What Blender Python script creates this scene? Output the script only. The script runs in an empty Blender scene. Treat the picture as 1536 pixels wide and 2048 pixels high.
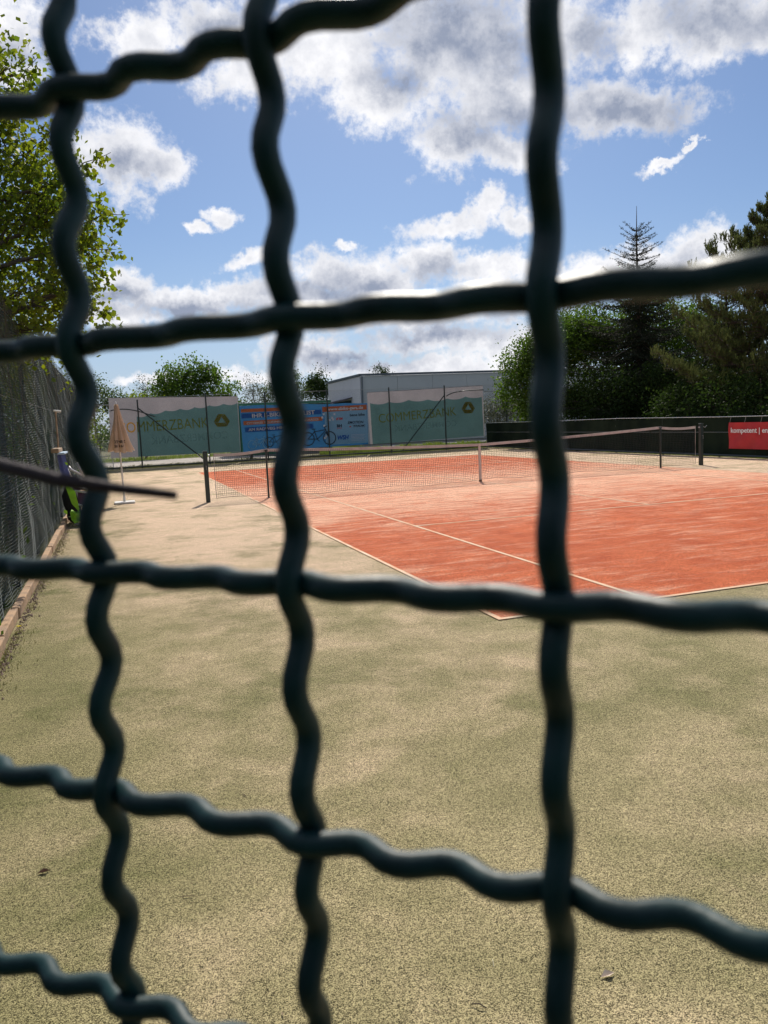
import bpy, bmesh, math, random
import numpy as np
from mathutils import Vector, Matrix
random.seed(7)
RNG = np.random.default_rng(11)
SC = bpy.context.scene
COL = SC.collection
rad = math.radians

# ------------------------------------------------------------------ camera
CAM_POS = Vector((-8.2161, -17.3628, 1.5929))
cd = bpy.data.cameras.new('camera')
cam = bpy.data.objects.new('camera', cd)
COL.objects.link(cam)
R_ = Vector((0.946596, -0.319046, -0.046537))
U_ = Vector((0.080663, 0.094592, 0.992243))
B_ = Vector((-0.312169, -0.943007, 0.115276))
m = Matrix((R_, U_, B_)).transposed().to_4x4()
m.translation = CAM_POS
cam.matrix_world = m
cd.sensor_fit = 'HORIZONTAL'
cd.sensor_width = 36
cd.lens = 1596.54 / 1536 * 36
cd.clip_start = 0.01
cd.clip_end = 3000
cd.dof.use_dof = True
cd.dof.focus_distance = 14
cd.dof.aperture_fstop = 34
cd.dof.aperture_blades = 0
SC.camera = cam

# ------------------------------------------------------------------ light
SUN_EL, SUN_AZ = 43.5, 20.5          # azimuth clockwise from +Y
SKY_STRENGTH = 0.065
sun_d = bpy.data.lights.new('sun', 'SUN')
sun_d.energy = 4.9
sun_d.angle = rad(0.5)
sun_d.color = (1.0, 0.93, 0.82)
sun = bpy.data.objects.new('sun', sun_d)
COL.objects.link(sun)
sdir = Vector((math.sin(rad(SUN_AZ)) * math.cos(rad(SUN_EL)), math.cos(rad(SUN_AZ)) * math.cos(rad(SUN_EL)), math.sin(rad(SUN_EL))))
sun.rotation_euler = sdir.to_track_quat('Z', 'Y').to_euler()
SC.view_settings.view_transform = 'Standard'
SC.view_settings.look = 'None'
SC.view_settings.exposure = 0.0
SC.view_settings.gamma = 1.0
SC.view_settings.use_curve_mapping = False
SC.cycles.max_bounces = 8
SC.cycles.transparent_max_bounces = 24
SC.cycles.sample_clamp_indirect = 6

# cumulus clouds: azimuth, elevation, half width, half height (degrees), tilt
CLOUDS = [(-4.11,23.69,2.89,2.38,6.4), (-3.78,21.46,2.04,1.05,5.5), (3.39,24.09,2.99,1.55,3.5), (7.61,25.06,3.89,1.67,2.0), (10.69,22.49,3.65,1.91,10.5), (15.44,23.28,5.05,2.97,-1.1), (18.69,20.97,3.74,2.11,-17.3), (24.24,23.4,6.35,3.47,-4.3), (27.47,20.39,4.99,2.24,-5.2), (24.0,17.78,2.72,1.77,-4.0), (27.37,17.22,3.36,1.33,-14.9), (34.9,18.71,5.38,1.54,-7.5), (31.49,23.48,2.9,2.86,-7.0), (36.5,22.77,2.32,2.18,-8.9), (40.96,22.26,4.4,2.14,-0.6), (44.06,21.9,2.24,1.24,-11.8), (1.85,17.49,3.77,2.45,-7.6), (5.16,17.02,1.46,1.33,1.3), (6.4,13.19,1.13,0.47,0.2), (8.16,14.09,1.07,0.62,-0.1), (16.41,12.03,1.04,0.45,-2.1), (9.88,11.17,1.87,0.71,14.1), (23.81,13.04,3.61,0.89,4.3), (26.41,13.89,1.53,0.93,-4.4), (28.42,13.17,1.35,1.0,-4.8), (37.82,15.33,1.48,0.35,14.3), (39.79,16.13,0.48,0.25,21.5), (14.63,10.08,2.78,1.64,-1.9), (18.44,9.43,3.84,1.99,-2.6), (21.98,10.57,2.5,1.63,-3.2), (25.76,9.69,2.06,1.31,-3.8), (27.81,9.71,2.38,1.37,-4.2), (33.48,9.09,3.59,1.34,-5.0), (37.0,9.23,2.52,1.41,-5.7), (40.68,9.76,2.55,1.67,-6.6), (43.61,8.81,1.73,1.2,-6.9), (11.76,8.51,4.14,1.5,-1.6), (20.1,7.51,11.42,1.52,-2.8), (2.11,9.3,2.25,0.96,-0.0), (4.98,8.48,5.28,1.14,-0.7), (9.02,8.58,3.74,1.16,-1.2), (1.31,7.38,2.88,1.14,-0.5), (21.77,5.39,4.91,1.03,-2.9), (26.98,4.75,4.14,1.36,-3.4), (14.35,5.03,4.2,1.03,-2.3), (2.64,3.73,1.96,0.54,-1.7), (21.69,3.49,10.47,0.87,-2.8), (9.37,3.5,3.1,0.69,-2.1)]
GREYS = [(24.27,24.2,4.35,2.36,-4.3), (40.96,22.51,4.1,1.25,-10.6), (36.15,18.4,4.07,1.17,-7.9), (30.08,19.0,4.28,1.56,-6.0), (25.37,18.12,2.71,1.32,-14.4), (20.77,21.58,2.38,1.11,-3.0), (27.55,22.85,3.97,1.6,-5.5), (-4.25,22.43,2.02,1.03,6.0), (17.38,9.15,2.79,1.0,-2.4), (22.65,9.88,2.08,0.92,-3.3), (14.56,8.75,4.52,0.93,-2.0), (8.9,24.84,2.62,1.04,1.5), (5.59,7.82,4.98,0.72,-0.9), (21.78,5.73,5.6,0.85,-3.0), (33.4,23.23,1.91,1.29,-7.8), (1.41,8.66,1.92,0.45,-0.1), (40.08,8.45,2.73,0.93,-6.0), (16.44,4.6,4.93,0.9,-2.5), (23.6,7.33,7.62,0.67,-3.2), (2.09,16.63,2.21,0.88,2.1)]

class NT:
    """small helper round a node tree"""
    def __init__(s, tree):
        s.t = tree
        s.n = tree.nodes
        s.l = tree.links

    def put(s, sock, v):
        if isinstance(v, bpy.types.NodeSocket):
            s.l.new(v, sock)
        elif isinstance(v, bpy.types.Node):
            s.l.new(v.outputs[0], sock)
        elif v is not None:
            sock.default_value = v

    def new(s, typ, *ins, **kw):
        nd = s.n.new(typ)
        for k, v in kw.items():
            setattr(nd, k, v)
        for i, v in enumerate(ins):
            s.put(nd.inputs[i], v)
        return nd

    def math(s, op, a, b=None, c=None, clamp=False):
        nd = s.new('ShaderNodeMath', a, b, c, operation=op)
        nd.use_clamp = clamp
        return nd.outputs[0]

    def vmath(s, op, a, b=None):
        nd = s.new('ShaderNodeVectorMath', a, b, operation=op)
        return nd.outputs['Value'] if op in ('LENGTH', 'DOT_PRODUCT') else nd.outputs[0]

    def noise(s, vec, scale, detail=4, rough=.55, dist=0, col=False):
        nd = s.new('ShaderNodeTexNoise')
        s.put(nd.inputs['Vector'], vec)
        nd.inputs['Scale'].default_value = scale
        nd.inputs['Detail'].default_value = detail
        nd.inputs['Roughness'].default_value = rough
        nd.inputs['Distortion'].default_value = dist
        return nd.outputs['Color' if col else 'Fac']

    def ss(s, v, a, b):
        nd = s.new('ShaderNodeMapRange', v, a, b, 0.0, 1.0)
        nd.interpolation_type = 'SMOOTHSTEP'
        return nd.outputs[0]

    def mix(s, f, a, b, mode='MIX'):
        nd = s.n.new('ShaderNodeMix')
        nd.data_type = 'RGBA'
        nd.blend_type = mode
        s.put(nd.inputs[0], f)
        s.put(nd.inputs[6], a)
        s.put(nd.inputs[7], b)
        return nd.outputs[2]

    def mapping(s, vec, loc=(0, 0, 0), rot=(0, 0, 0), scale=(1, 1, 1), typ='POINT'):
        nd = s.n.new('ShaderNodeMapping')
        nd.vector_type = typ
        s.put(nd.inputs[0], vec)
        nd.inputs[1].default_value = loc
        nd.inputs[2].default_value = rot
        nd.inputs[3].default_value = scale
        return nd.outputs[0]


def C4(c):
    return (c[0], c[1], c[2], 1.0)


def s2l(*c):
    return tuple(((x / 255) / 12.92 if x <= 10 else ((x / 255 + .055) / 1.055) ** 2.4) for x in c)


world = bpy.data.worlds.new('World')
SC.world = world
world.use_nodes = True
world.cycles.sampling_method = 'MANUAL'
world.cycles.sample_map_resolution = 256
w = NT(world.node_tree)
w.n.clear()
outw = w.n.new('ShaderNodeOutputWorld')
bg = w.n.new('ShaderNodeBackground')
bg.inputs['Strength'].default_value = SKY_STRENGTH
w.l.new(bg.outputs[0], outw.inputs[0])
sky = w.n.new('ShaderNodeTexSky')
sky.sky_type = 'NISHITA'
sky.sun_disc = False
sky.sun_elevation = rad(SUN_EL)
sky.sun_rotation = rad(SUN_AZ)
sky.air_density = 1.0
sky.dust_density = 0.6
sky.ozone_density = 1.6
tc = w.n.new('ShaderNodeTexCoord')
D = tc.outputs['Generated']
sep = w.new('ShaderNodeSeparateXYZ', D)
az = w.math('MULTIPLY', w.math('ARCTAN2', sep.outputs[0], sep.outputs[1]), 57.29578)
el = w.math('MULTIPLY', w.math('ARCSINE', sep.outputs[2]), 57.29578)
cmb = w.new('ShaderNodeCombineXYZ', az, el, 0.0).outputs[0]
# ragged outlines: the lookup is pushed about by two noises
wn1 = w.vmath('SUBTRACT', w.noise(D, 14, 5, .6, col=True), (.5, .5, .5))
wn2 = w.vmath('SUBTRACT', w.noise(D, 70, 5, .65, col=True), (.5, .5, .5))
P = w.vmath('ADD', cmb, w.vmath('MULTIPLY', wn1, (4.2, 3.4, 0)))
P = w.vmath('ADD', P, w.vmath('MULTIPLY', wn2, (1.3, 1.1, 0)))


def blobs(lst):
    acc = None
    for a, e, rx, ry, rot in lst:
        # each lookup hangs on the one before, so that few values are alive at a time
        Q = P if acc is None else w.new('ShaderNodeVectorMath', acc, (1e-9, 1e-9, 0), P, operation='MULTIPLY_ADD').outputs[0]
        v = w.mapping(Q, (a, e, 0), (0, 0, rad(rot)), (rx, ry, 1), 'TEXTURE')
        ln = w.vmath('LENGTH', v)
        acc = ln if acc is None else w.math('SMOOTH_MIN', acc, ln, .25)
    return w.math('SUBTRACT', 1.0, acc)


cf = blobs(CLOUDS)
gf = blobs(GREYS)
# beyond the mapped part of the sky the same broken cumulus carries on from noise
side = w.ss(w.math('ABSOLUTE', w.math('SUBTRACT', az, 18.3)), 27.0, 34.0)
high = w.ss(el, 27.0, 33.0)
outside = w.math('MAXIMUM', side, high)
sq = w.mapping(D, scale=(1, 1, 2.4))
cn = w.noise(sq, 2.3, 3, .5)
co = w.math('MULTIPLY', w.math('SUBTRACT', cn, .52), 9.0)
cf = w.math('ADD', w.math('MULTIPLY', outside, co), w.math('MULTIPLY', w.math('SUBTRACT', 1.0, outside), cf))
gf = w.math('ADD', w.math('MULTIPLY', outside, w.math('SUBTRACT', co, .9)), w.math('MULTIPLY', w.math('SUBTRACT', 1.0, outside), gf))
fb = w.noise(D, 26, 8, .62)
fb2 = w.noise(D, 110, 5, .6)
dens = w.math('ADD', w.math('ADD', cf, .10), w.math('MULTIPLY', w.math('SUBTRACT', fb, .5), 1.5))
dens = w.math('ADD', dens, w.math('MULTIPLY', w.math('SUBTRACT', fb2, .5), .95))
alpha = w.ss(dens, -.18, .58)
# billows: thin edges shine, thick cores go grey
vor = w.n.new('ShaderNodeTexVoronoi')
vor.feature = 'SMOOTH_F1'
w.put(vor.inputs['Vector'], w.vmath('ADD', D, w.vmath('MULTIPLY', wn2, (.02, .02, .02))))
vor.inputs['Scale'].default_value = 42
bil = w.math('MULTIPLY', vor.outputs['Distance'], .55)
grey = w.math('ADD', gf, w.math('MULTIPLY', w.math('SUBTRACT', fb, .5), .9))
grey = w.ss(grey, -.85, 1.0)
core = w.ss(dens, .35, 1.3)
shade = w.math('ADD', w.math('MULTIPLY', grey, .80), w.math('MULTIPLY', core, .16), clamp=True)
shade = w.math('ADD', shade, w.math('MULTIPLY', w.math('SUBTRACT', fb2, .5), .28))
shade = w.math('ADD', shade, w.math('SUBTRACT', bil, .16), clamp=True)
K = 1.0 / SKY_STRENGTH
cl_w = tuple(x * K for x in (1.0, 1.0, 1.03))
cl_g = tuple(x * K for x in s2l(152, 162, 184))
cloud = w.mix(shade, C4(cl_w), C4(cl_g))
# the clear sky, pulled a little towards the photograph's blue
clear = w.mix(1.0, sky.outputs[0], C4((.90, 1.06, 1.30)), 'MULTIPLY')
low = w.ss(el, 14.0, -1.0)
clear = w.mix(w.math('MULTIPLY', low, .6), clear, C4(tuple(x * K for x in s2l(182, 202, 234))))
w.l.new(w.mix(alpha, clear, cloud), bg.inputs['Color'])


# ------------------------------------------------------------------ materials
MATS = {}


def mat(name, col, rough=.6, var=0.0, vscale=6.0, bump=0.0, bscale=40.0, metal=0.0, trans=None, spec=.5, col2=None, sheen=0, island=False, transc=None):
    if name in MATS:
        return MATS[name]
    m_ = bpy.data.materials.new(name)
    m_.use_nodes = True
    t = NT(m_.node_tree)
    b = t.n['Principled BSDF']
    o = t.n['Material Output']
    g = t.n.new('ShaderNodeTexCoord').outputs['Object']
    c = C4(col)
    if col2 is not None or var:
        c2 = C4(col2) if col2 is not None else C4(tuple(x * (1 - var) for x in col))
        if island:
            ge = t.n.new('ShaderNodeNewGeometry')
            f = ge.outputs['Random Per Island']
            f = t.math('ADD', t.math('MULTIPLY', f, .6), t.math('MULTIPLY', t.ss(t.noise(g, vscale, 3), .3, .7), .4))
        else:
            f = t.ss(t.noise(g, vscale, 5, .6), .3, .7)
        c = t.mix(f, c, c2)
    t.put(b.inputs['Base Color'], c)
    b.inputs['Roughness'].default_value = rough
    b.inputs['Metallic'].default_value = metal
    b.inputs['Specular IOR Level'].default_value = spec
    if sheen:
        b.inputs['Sheen Weight'].default_value = sheen
    if bump:
        bn = t.n.new('ShaderNodeBump')
        bn.inputs['Strength'].default_value = bump
        bn.inputs['Distance'].default_value = .01
        t.put(bn.inputs['Height'], t.noise(g, bscale, 5, .6))
        t.l.new(bn.outputs[0], b.inputs['Normal'])
    if trans:
        tr = t.n.new('ShaderNodeBsdfTranslucent')
        if transc is not None:
            t.put(tr.inputs[0], t.mix(1.0, c, C4(transc), 'MULTIPLY'))
        else:
            t.put(tr.inputs[0], c)
        mx = t.n.new('ShaderNodeMixShader')
        mx.inputs[0].default_value = trans
        t.l.new(b.outputs[0], mx.inputs[1])
        t.l.new(tr.outputs[0], mx.inputs[2])
        t.l.new(mx.outputs[0], o.inputs[0])
    MATS[name] = m_
    return m_


# ------------------------------------------------------------------ mesh helpers
def obj(name, verts, faces, material, parent=None, smooth=False, label=None, cat=None, group=None, kind=None, loc=None):
    me = bpy.data.meshes.new(name)
    if isinstance(verts, np.ndarray) and isinstance(faces, np.ndarray):
        nv, (nf, k) = len(verts), faces.shape
        me.vertices.add(nv)
        me.vertices.foreach_set('co', verts.astype(np.float32).ravel())
        me.loops.add(nf * k)
        me.loops.foreach_set('vertex_index', faces.astype(np.int32).ravel())
        me.polygons.add(nf)
        me.polygons.foreach_set('loop_start', np.arange(0, nf * k, k, dtype=np.int32))
        me.update(calc_edges=True)
        me.validate()
    else:
        me.from_pydata([tuple(v) for v in verts], [], [tuple(f) for f in faces])
        me.update()
    if material is not None:
        me.materials.append(material)
    if smooth:
        me.polygons.foreach_set('use_smooth', [True] * len(me.polygons))
    o = bpy.data.objects.new(name, me)
    COL.objects.link(o)
    if parent is not None:
        o.parent = parent
        # children are given in world coordinates: undo the parent's place
        o.matrix_parent_inverse = parent_inv(parent)
    if loc is not None:
        o.location = loc
    tag(o, label, cat, group, kind)
    return o


def parent_inv(p):
    return Matrix.Translation(p.location).inverted() if p.type == 'EMPTY' else Matrix.Identity(4)


def tag(o, label=None, cat=None, group=None, kind=None):
    for k, v in (('label', label), ('category', cat), ('group', group), ('kind', kind)):
        if v:
            o[k] = v
    return o


def thing(name, label, cat, loc=(0, 0, 0), group=None):
    o = bpy.data.objects.new(name, None)
    o.empty_display_size = .2
    o.location = loc
    COL.objects.link(o)
    return tag(o, label, cat, group)


class MB:
    def __init__(s):
        s.v = []
        s.f = []

    def add(s, vs, fs):
        n = len(s.v)
        s.v += [tuple(x) for x in vs]
        s.f += [tuple(i + n for i in f) for f in fs]
        return s

    def box(s, x0, x1, y0, y1, z0, z1):
        vs = [(x, y, z) for z in (z0, z1) for y in (y0, y1) for x in (x0, x1)]
        return s.add(vs, [(0, 2, 3, 1), (4, 5, 7, 6), (0, 1, 5, 4), (2, 6, 7, 3), (0, 4, 6, 2), (1, 3, 7, 5)])

    def bbox(s, x0, x1, y0, y1, z0, z1, b=.006):
        """box with chamfered edges"""
        bm = bmesh.new()
        bmesh.ops.create_cube(bm, size=1)
        for v in bm.verts:
            v.co = Vector((x0 + (v.co.x + .5) * (x1 - x0), y0 + (v.co.y + .5) * (y1 - y0), z0 + (v.co.z + .5) * (z1 - z0)))
        bmesh.ops.bevel(bm, geom=bm.edges[:], offset=b, segments=1, affect='EDGES')
        bm.verts.index_update()
        s.add([v.co[:] for v in bm.verts], [[v.index for v in f.verts] for f in bm.faces])
        bm.free()
        return s

    def tube(s, pts, r, n=6, caps=True):
        pts = [Vector(p) for p in pts]
        k = len(pts)
        rs = r if isinstance(r, (list, tuple)) else [r] * k
        vs = []
        ref = None
        for i, p in enumerate(pts):
            d = (pts[min(i + 1, k - 1)] - pts[max(i - 1, 0)])
            if d.length < 1e-9:
                d = Vector((0, 0, 1))
            d.normalize()
            if ref is None:
                ref = Vector((0, 0, 1)) if abs(d.z) < .9 else Vector((1, 0, 0))
            a = d.cross(ref)
            if a.length < 1e-6:
                a = d.cross(Vector((0, 1, 0)))
            a.normalize()
            b = d.cross(a)
            for j in range(n):
                t_ = 2 * math.pi * j / n
                vs.append(p + (a * math.cos(t_) + b * math.sin(t_)) * rs[i])
        fs = [(i * n + j, i * n + (j + 1) % n, (i + 1) * n + (j + 1) % n, (i + 1) * n + j) for i in range(k - 1) for j in range(n)]
        if caps:
            fs += [tuple(range(n))[::-1], tuple((k - 1) * n + j for j in range(n))]
        return s.add(vs, fs)

    def build(s, name, material, parent=None, **kw):
        return obj(name, s.v, s.f, material, parent, **kw)


def text_mesh(txt, size, extrude=.002, bold=.0, shear=0, mirror=False, width=None):
    cu = bpy.data.curves.new('lettering', 'FONT')
    cu.body = txt
    cu.size = size
    cu.extrude = extrude
    cu.offset = bold
    cu.shear = shear
    cu.resolution_u = 3
    o = bpy.data.objects.new('lettering', cu)
    COL.objects.link(o)
    bpy.context.view_layer.update()
    me = bpy.data.meshes.new_from_object(o)
    vs = [v.co.copy() for v in me.vertices]
    fs = [tuple(p.vertices) for p in me.polygons]
    bpy.data.objects.remove(o)
    bpy.data.curves.remove(cu)
    bpy.data.meshes.remove(me)
    x0 = min(v.x for v in vs)
    x1 = max(v.x for v in vs)
    k = (width / (x1 - x0)) if width else 1
    for v in vs:
        v.x = (v.x - x0) * k
        if mirror:
            v.x = -v.x
    return vs, fs

# ------------------------------------------------------------------ ground, court, lines
def ground_mat(name, base, dark, sand, sandmask, speck=.5, grain=1.0, moss=None):
    m_ = bpy.data.materials.new(name)
    m_.use_nodes = True
    t = NT(m_.node_tree)
    b = t.n['Principled BSDF']
    g = t.n.new('ShaderNodeTexCoord').outputs['Object']
    sp = t.new('ShaderNodeSeparateXYZ', g)
    big = t.noise(g, .45, 5, .6, 1.0)
    mid = t.noise(g, 1.9, 6, .68, .3)
    vo = t.n.new('ShaderNodeTexVoronoi')
    t.put(vo.inputs['Vector'], g)
    vo.inputs['Scale'].default_value = 360
    fine = t.math('ADD', t.math('MULTIPLY', t.new('ShaderNodeSeparateColor', vo.outputs['Color']).outputs[0], .5), t.math('MULTIPLY', t.noise(g, 240, 2, .75), .5))
    fine2 = t.noise(g, 55, 4, .7)
    c = t.mix(t.ss(mid, .32, .68), C4(dark), C4(base))
    sm = sandmask(t, sp, big, mid, g)
    c = t.mix(sm, c, C4(sand))
    if moss:
        c = t.mix(moss[1](t, sp, big, mid, g), c, C4(moss[0]))
    # short fibres: bright and dark specks, the same everywhere in the carpet
    k = t.math('ADD', t.math('MULTIPLY', t.math('SUBTRACT', t.ss(fine, .22, .78), .5), 2.1 * speck), t.math('MULTIPLY', t.math('SUBTRACT', fine2, .5), 1.6 * speck))
    k = t.math('ADD', k, 1.0)
    k = t.math('MAXIMUM', k, .10)
    kc = t.new('ShaderNodeCombineXYZ', k, k, k).outputs[0]
    c = t.mix(1.0, c, kc, 'MULTIPLY')
    t.put(b.inputs['Base Color'], c)
    b.inputs['Roughness'].default_value = .85
    b.inputs['Specular IOR Level'].default_value = .08
    bn = t.n.new('ShaderNodeBump')
    bn.inputs['Strength'].default_value = .9
    bn.inputs['Distance'].default_value = .006 * grain
    t.put(bn.inputs['Height'], t.math('ADD', fine, t.math('MULTIPLY', fine2, 1.2)))
    t.l.new(bn.outputs[0], b.inputs['Normal'])
    return m_


def sand_turf(t, sp, big, mid, g):
    # sand drifted over the middle of the court length, thin towards the near end
    a = t.math('MULTIPLY', t.ss(sp.outputs[1], -15.0, -4.0), t.ss(sp.outputs[1], 21.0, 11.0))
    a = t.math('ADD', t.math('MULTIPLY', a, .9), t.math('MULTIPLY', t.math('SUBTRACT', big, .5), 1.5))
    a = t.math('ADD', a, t.math('MULTIPLY', t.math('SUBTRACT', mid, .5), 1.3))
    return t.math('ADD', t.math('MULTIPLY', t.ss(a, -.1, 1.1), .9), .05, clamp=True)


def moss_turf(t, sp, big, mid, g):
    near = t.ss(sp.outputs[0], -7.6, -9.2)
    n = t.ss(t.noise(g, .9, 6, .7), .48, .68)
    e = t.math('MULTIPLY', near, .55)
    return t.math('ADD', e, t.math('MULTIPLY', n, .65), clamp=True)


def sand_court(t, sp, big, mid, g):
    # worn and sanded most round the net, streaked across
    st = t.noise(t.mapping(g, scale=(.55, 2.4, 1)), 2.2, 7, .72, .5)
    yy = t.math('ABSOLUTE', t.math('ADD', sp.outputs[1], .6))
    a = t.math('MULTIPLY', t.ss(yy, 7.5, 1.2), 1.15)
    a = t.math('ADD', t.math('MULTIPLY', a, .85), t.math('MULTIPLY', t.math('SUBTRACT', st, .55), 3.6))
    st2 = t.noise(t.mapping(g, scale=(.9, 5.0, 1)), 7, 6, .75, .3)
    a = t.math('ADD', a, t.math('MULTIPLY', t.math('SUBTRACT', st2, .5), 1.7))
    a = t.math('ADD', a, t.math('MULTIPLY', t.math('SUBTRACT', big, .45), 1.2))
    return t.math('MULTIPLY', t.ss(a, -.25, 1.15), .88)


turf_m = ground_mat('sanded_green_turf', (.365, .312, .168), (.255, .228, .112), (.68, .50, .355), sand_turf, .80, 1.0, ((.155, .155, .062), moss_turf))
court_m = ground_mat('sanded_red_turf', (.58, .150, .062), (.46, .102, .041), (.78, .47, .32), sand_court, .85, 1.0)


def sheet(name, x0, x1, y0, y1, z, m_, nx=1, ny=1, **kw):
    vs = [(x0 + (x1 - x0) * i / nx, y0 + (y1 - y0) * j / ny, z) for j in range(ny + 1) for i in range(nx + 1)]
    fs = [(j * (nx + 1) + i, j * (nx + 1) + i + 1, (j + 1) * (nx + 1) + i + 1, (j + 1) * (nx + 1) + i) for j in range(ny) for i in range(nx)]
    return obj(name, vs, fs, m_, **kw)


far_m = mat('meadow_ground', (.09, .11, .035), .95, col2=(.16, .13, .07), vscale=.35, bump=.6, bscale=30)
sheet('ground', -900, 900, -900, 1500, -.03, far_m, kind='structure')
sheet('turf_surround', -9.24, 8.95, -18.2, 17.95, 0, turf_m, kind='structure')
sheet('tennis_court', -5.485, 5.485, -11.885, 11.885, .004, court_m, kind='structure')
path_m = mat('pale_paving', (.42, .37, .32), .9, var=.3, vscale=1.2, bump=.3, bscale=60)
sheet('pavement', -13, -.6, 20.6, 27.5, -.02, path_m, kind='structure')
road_m = mat('yard_asphalt', (.16, .155, .15), .9, var=.3, vscale=.8, bump=.3, bscale=60)
sheet('yard', -.6, 26, 24.5, 32, -.018, road_m, kind='structure')

line_m = mat('sandy_white_line', (.74, .60, .44), .85, spec=.1, col2=(.70, .40, .24), vscale=2.2, bump=.5, bscale=150)
lines = thing('court_lines', 'off-white painted boundary and service lines across the red court', 'court lines', (0, 0, 0))
LZ = .009
W5 = .022


def line(x0, x1, y0, y1):
    MB().box(x0, x1, y0, y1, .0045, LZ).build('line', line_m, lines)


for sx in (-1, 1):
    line(sx * 5.485 - W5, sx * 5.485 + W5, -11.885, 11.885)
    line(sx * 4.115 - W5, sx * 4.115 + W5, -11.885 + W5 * 2.01, 11.885 - W5 * 2.01)
for sy in (-1, 1):
    line(-5.485 + W5 * 1.01, 5.485 - W5 * 1.01, sy * 11.885 - (W5 * 2 if sy > 0 else 0), sy * 11.885 + (W5 * 2 if sy < 0 else 0))
    line(-4.115 + W5 * 1.01, 4.115 - W5 * 1.01, sy * 6.40 - W5, sy * 6.40 + W5)
    line(-W5, W5, (.02 if sy > 0 else -6.40 + W5 * 1.01), (6.40 - W5 * 1.01 if sy > 0 else -.02))
for sy in (-1, 1):
    line(-W5, W5, sy * 11.83 - .05 - .05 * sy, sy * 11.83 + .05 - .05 * sy)

# ------------------------------------------------------------------ kerb along the left fence
kerb_m = mat('ochre_concrete', (.50, .32, .185), .9, col2=(.34, .23, .15), vscale=7, bump=.8, bscale=90)
kerb = thing('edging_kerb', 'ochre concrete edging kerb running along the foot of the left netting fence', 'kerb', (-9.16, -14, 0))
rk = random.Random(3)
kmesh = None
y = -15.8
k = 0
while y < 17.4:
    mb = MB().bbox(-.035, .035, .006, .994, 0, .10, .008)
    if kmesh is None:
        o = obj('kerb_stone', mb.v, mb.f, kerb_m, kerb)
        kmesh = o.data
    else:
        o = bpy.data.objects.new('kerb_stone', kmesh)
        COL.objects.link(o)
        o.parent = kerb
        o.matrix_parent_inverse = parent_inv(kerb)
    o.location = (-9.165 + rk.uniform(-.006, .006), y, rk.uniform(-.012, .004))
    o.rotation_euler = (rk.uniform(-.004, .004), rk.uniform(-.02, .02), rk.uniform(-.006, .006))
    y += 1.0

# crumbs of soil, stones and dead leaves in the gutter beside the kerb
vs, fs = [], []
for _ in range(2600):
    yy = rk.uniform(-15.5, 3)
    xx = -9.13 + abs(rk.gauss(0, .045)) + .012
    s = rk.uniform(.004, .013)
    a = rk.uniform(0, 6.3)
    n0 = len(vs)
    for kx in range(4):
        vs.append((xx + s * math.cos(a + kx * 1.57) * rk.uniform(.6, 1.2), yy + s * 1.3 * math.sin(a + kx * 1.57), rk.uniform(.001, .006)))
    vs.append((xx, yy, s * rk.uniform(.5, 1.0) + .004))
    fs += [(n0 + i, n0 + (i + 1) % 4, n0 + 4) for i in range(4)]
obj('gutter_debris', vs, fs, mat('soil_crumbs', (.10, .065, .045), .95, col2=(.30, .22, .17), island=True), label='dark soil crumbs and bits of dead leaf along the kerb', cat='debris', kind='stuff')
vs, fs = [], []
for _ in range(2600):
    yy = rk.uniform(-15.5, 6)
    if math.sin(yy * 2.1) + math.sin(yy * 5.3 + 1) < -.2:
        continue
    xx = -9.12 + abs(rk.gauss(0, .08))
    h = rk.uniform(.012, .045)
    a = rk.uniform(0, 6.3)
    dx, dy = math.cos(a) * .003, math.sin(a) * .003
    n0 = len(vs)
    vs += [(xx - dx, yy - dy, 0), (xx + dx, yy + dy, 0), (xx + rk.uniform(-.02, .02), yy + rk.uniform(-.02, .02), h)]
    fs.append((n0, n0 + 1, n0 + 2))
obj('moss_tufts', vs, fs, mat('moss_green', (.20, .19, .05), .9, col2=(.11, .12, .03), island=True, trans=.3), label='olive moss and grass tufts at the turf edge beside the kerb', cat='moss', kind='stuff')

fl = thing('dandelion', 'small yellow dandelion flower growing in the gutter by the kerb', 'flower', (-9.08, -10.35, 0))
MB().tube([(-9.08, -10.35, 0), (-9.078, -10.348, .03), (-9.08, -10.35, .05)], .002, 5).build('stem', mat('stem_green', (.16, .22, .05)), fl)
mb = MB()
for q_ in range(16):
    a = q_ * 2 * math.pi / 16
    c_, s_ = math.cos(a), math.sin(a)
    mb.add([(-9.08, -10.35, .052), (-9.08 + .016 * c_ - .004 * s_, -10.35 + .016 * s_ + .004 * c_, .056 + .004 * (q_ % 2)), (-9.08 + .024 * c_, -10.35 + .024 * s_, .052 + .006 * (q_ % 3)), (-9.08 + .016 * c_ + .004 * s_, -10.35 + .016 * s_ - .004 * c_, .056)], [(0, 1, 2, 3)])
mb.build('petals', mat('dandelion_yellow', (.75, .62, .02), .6, trans=.3), fl)


# fallen bits on the near turf
def stick(pts, r, label, m_=None):
    MB().tube(pts, r, 5).build('fallen_twig', m_ or mat('dark_twig', (.06, .04, .03), .8), label=label, cat='twig')


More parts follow.
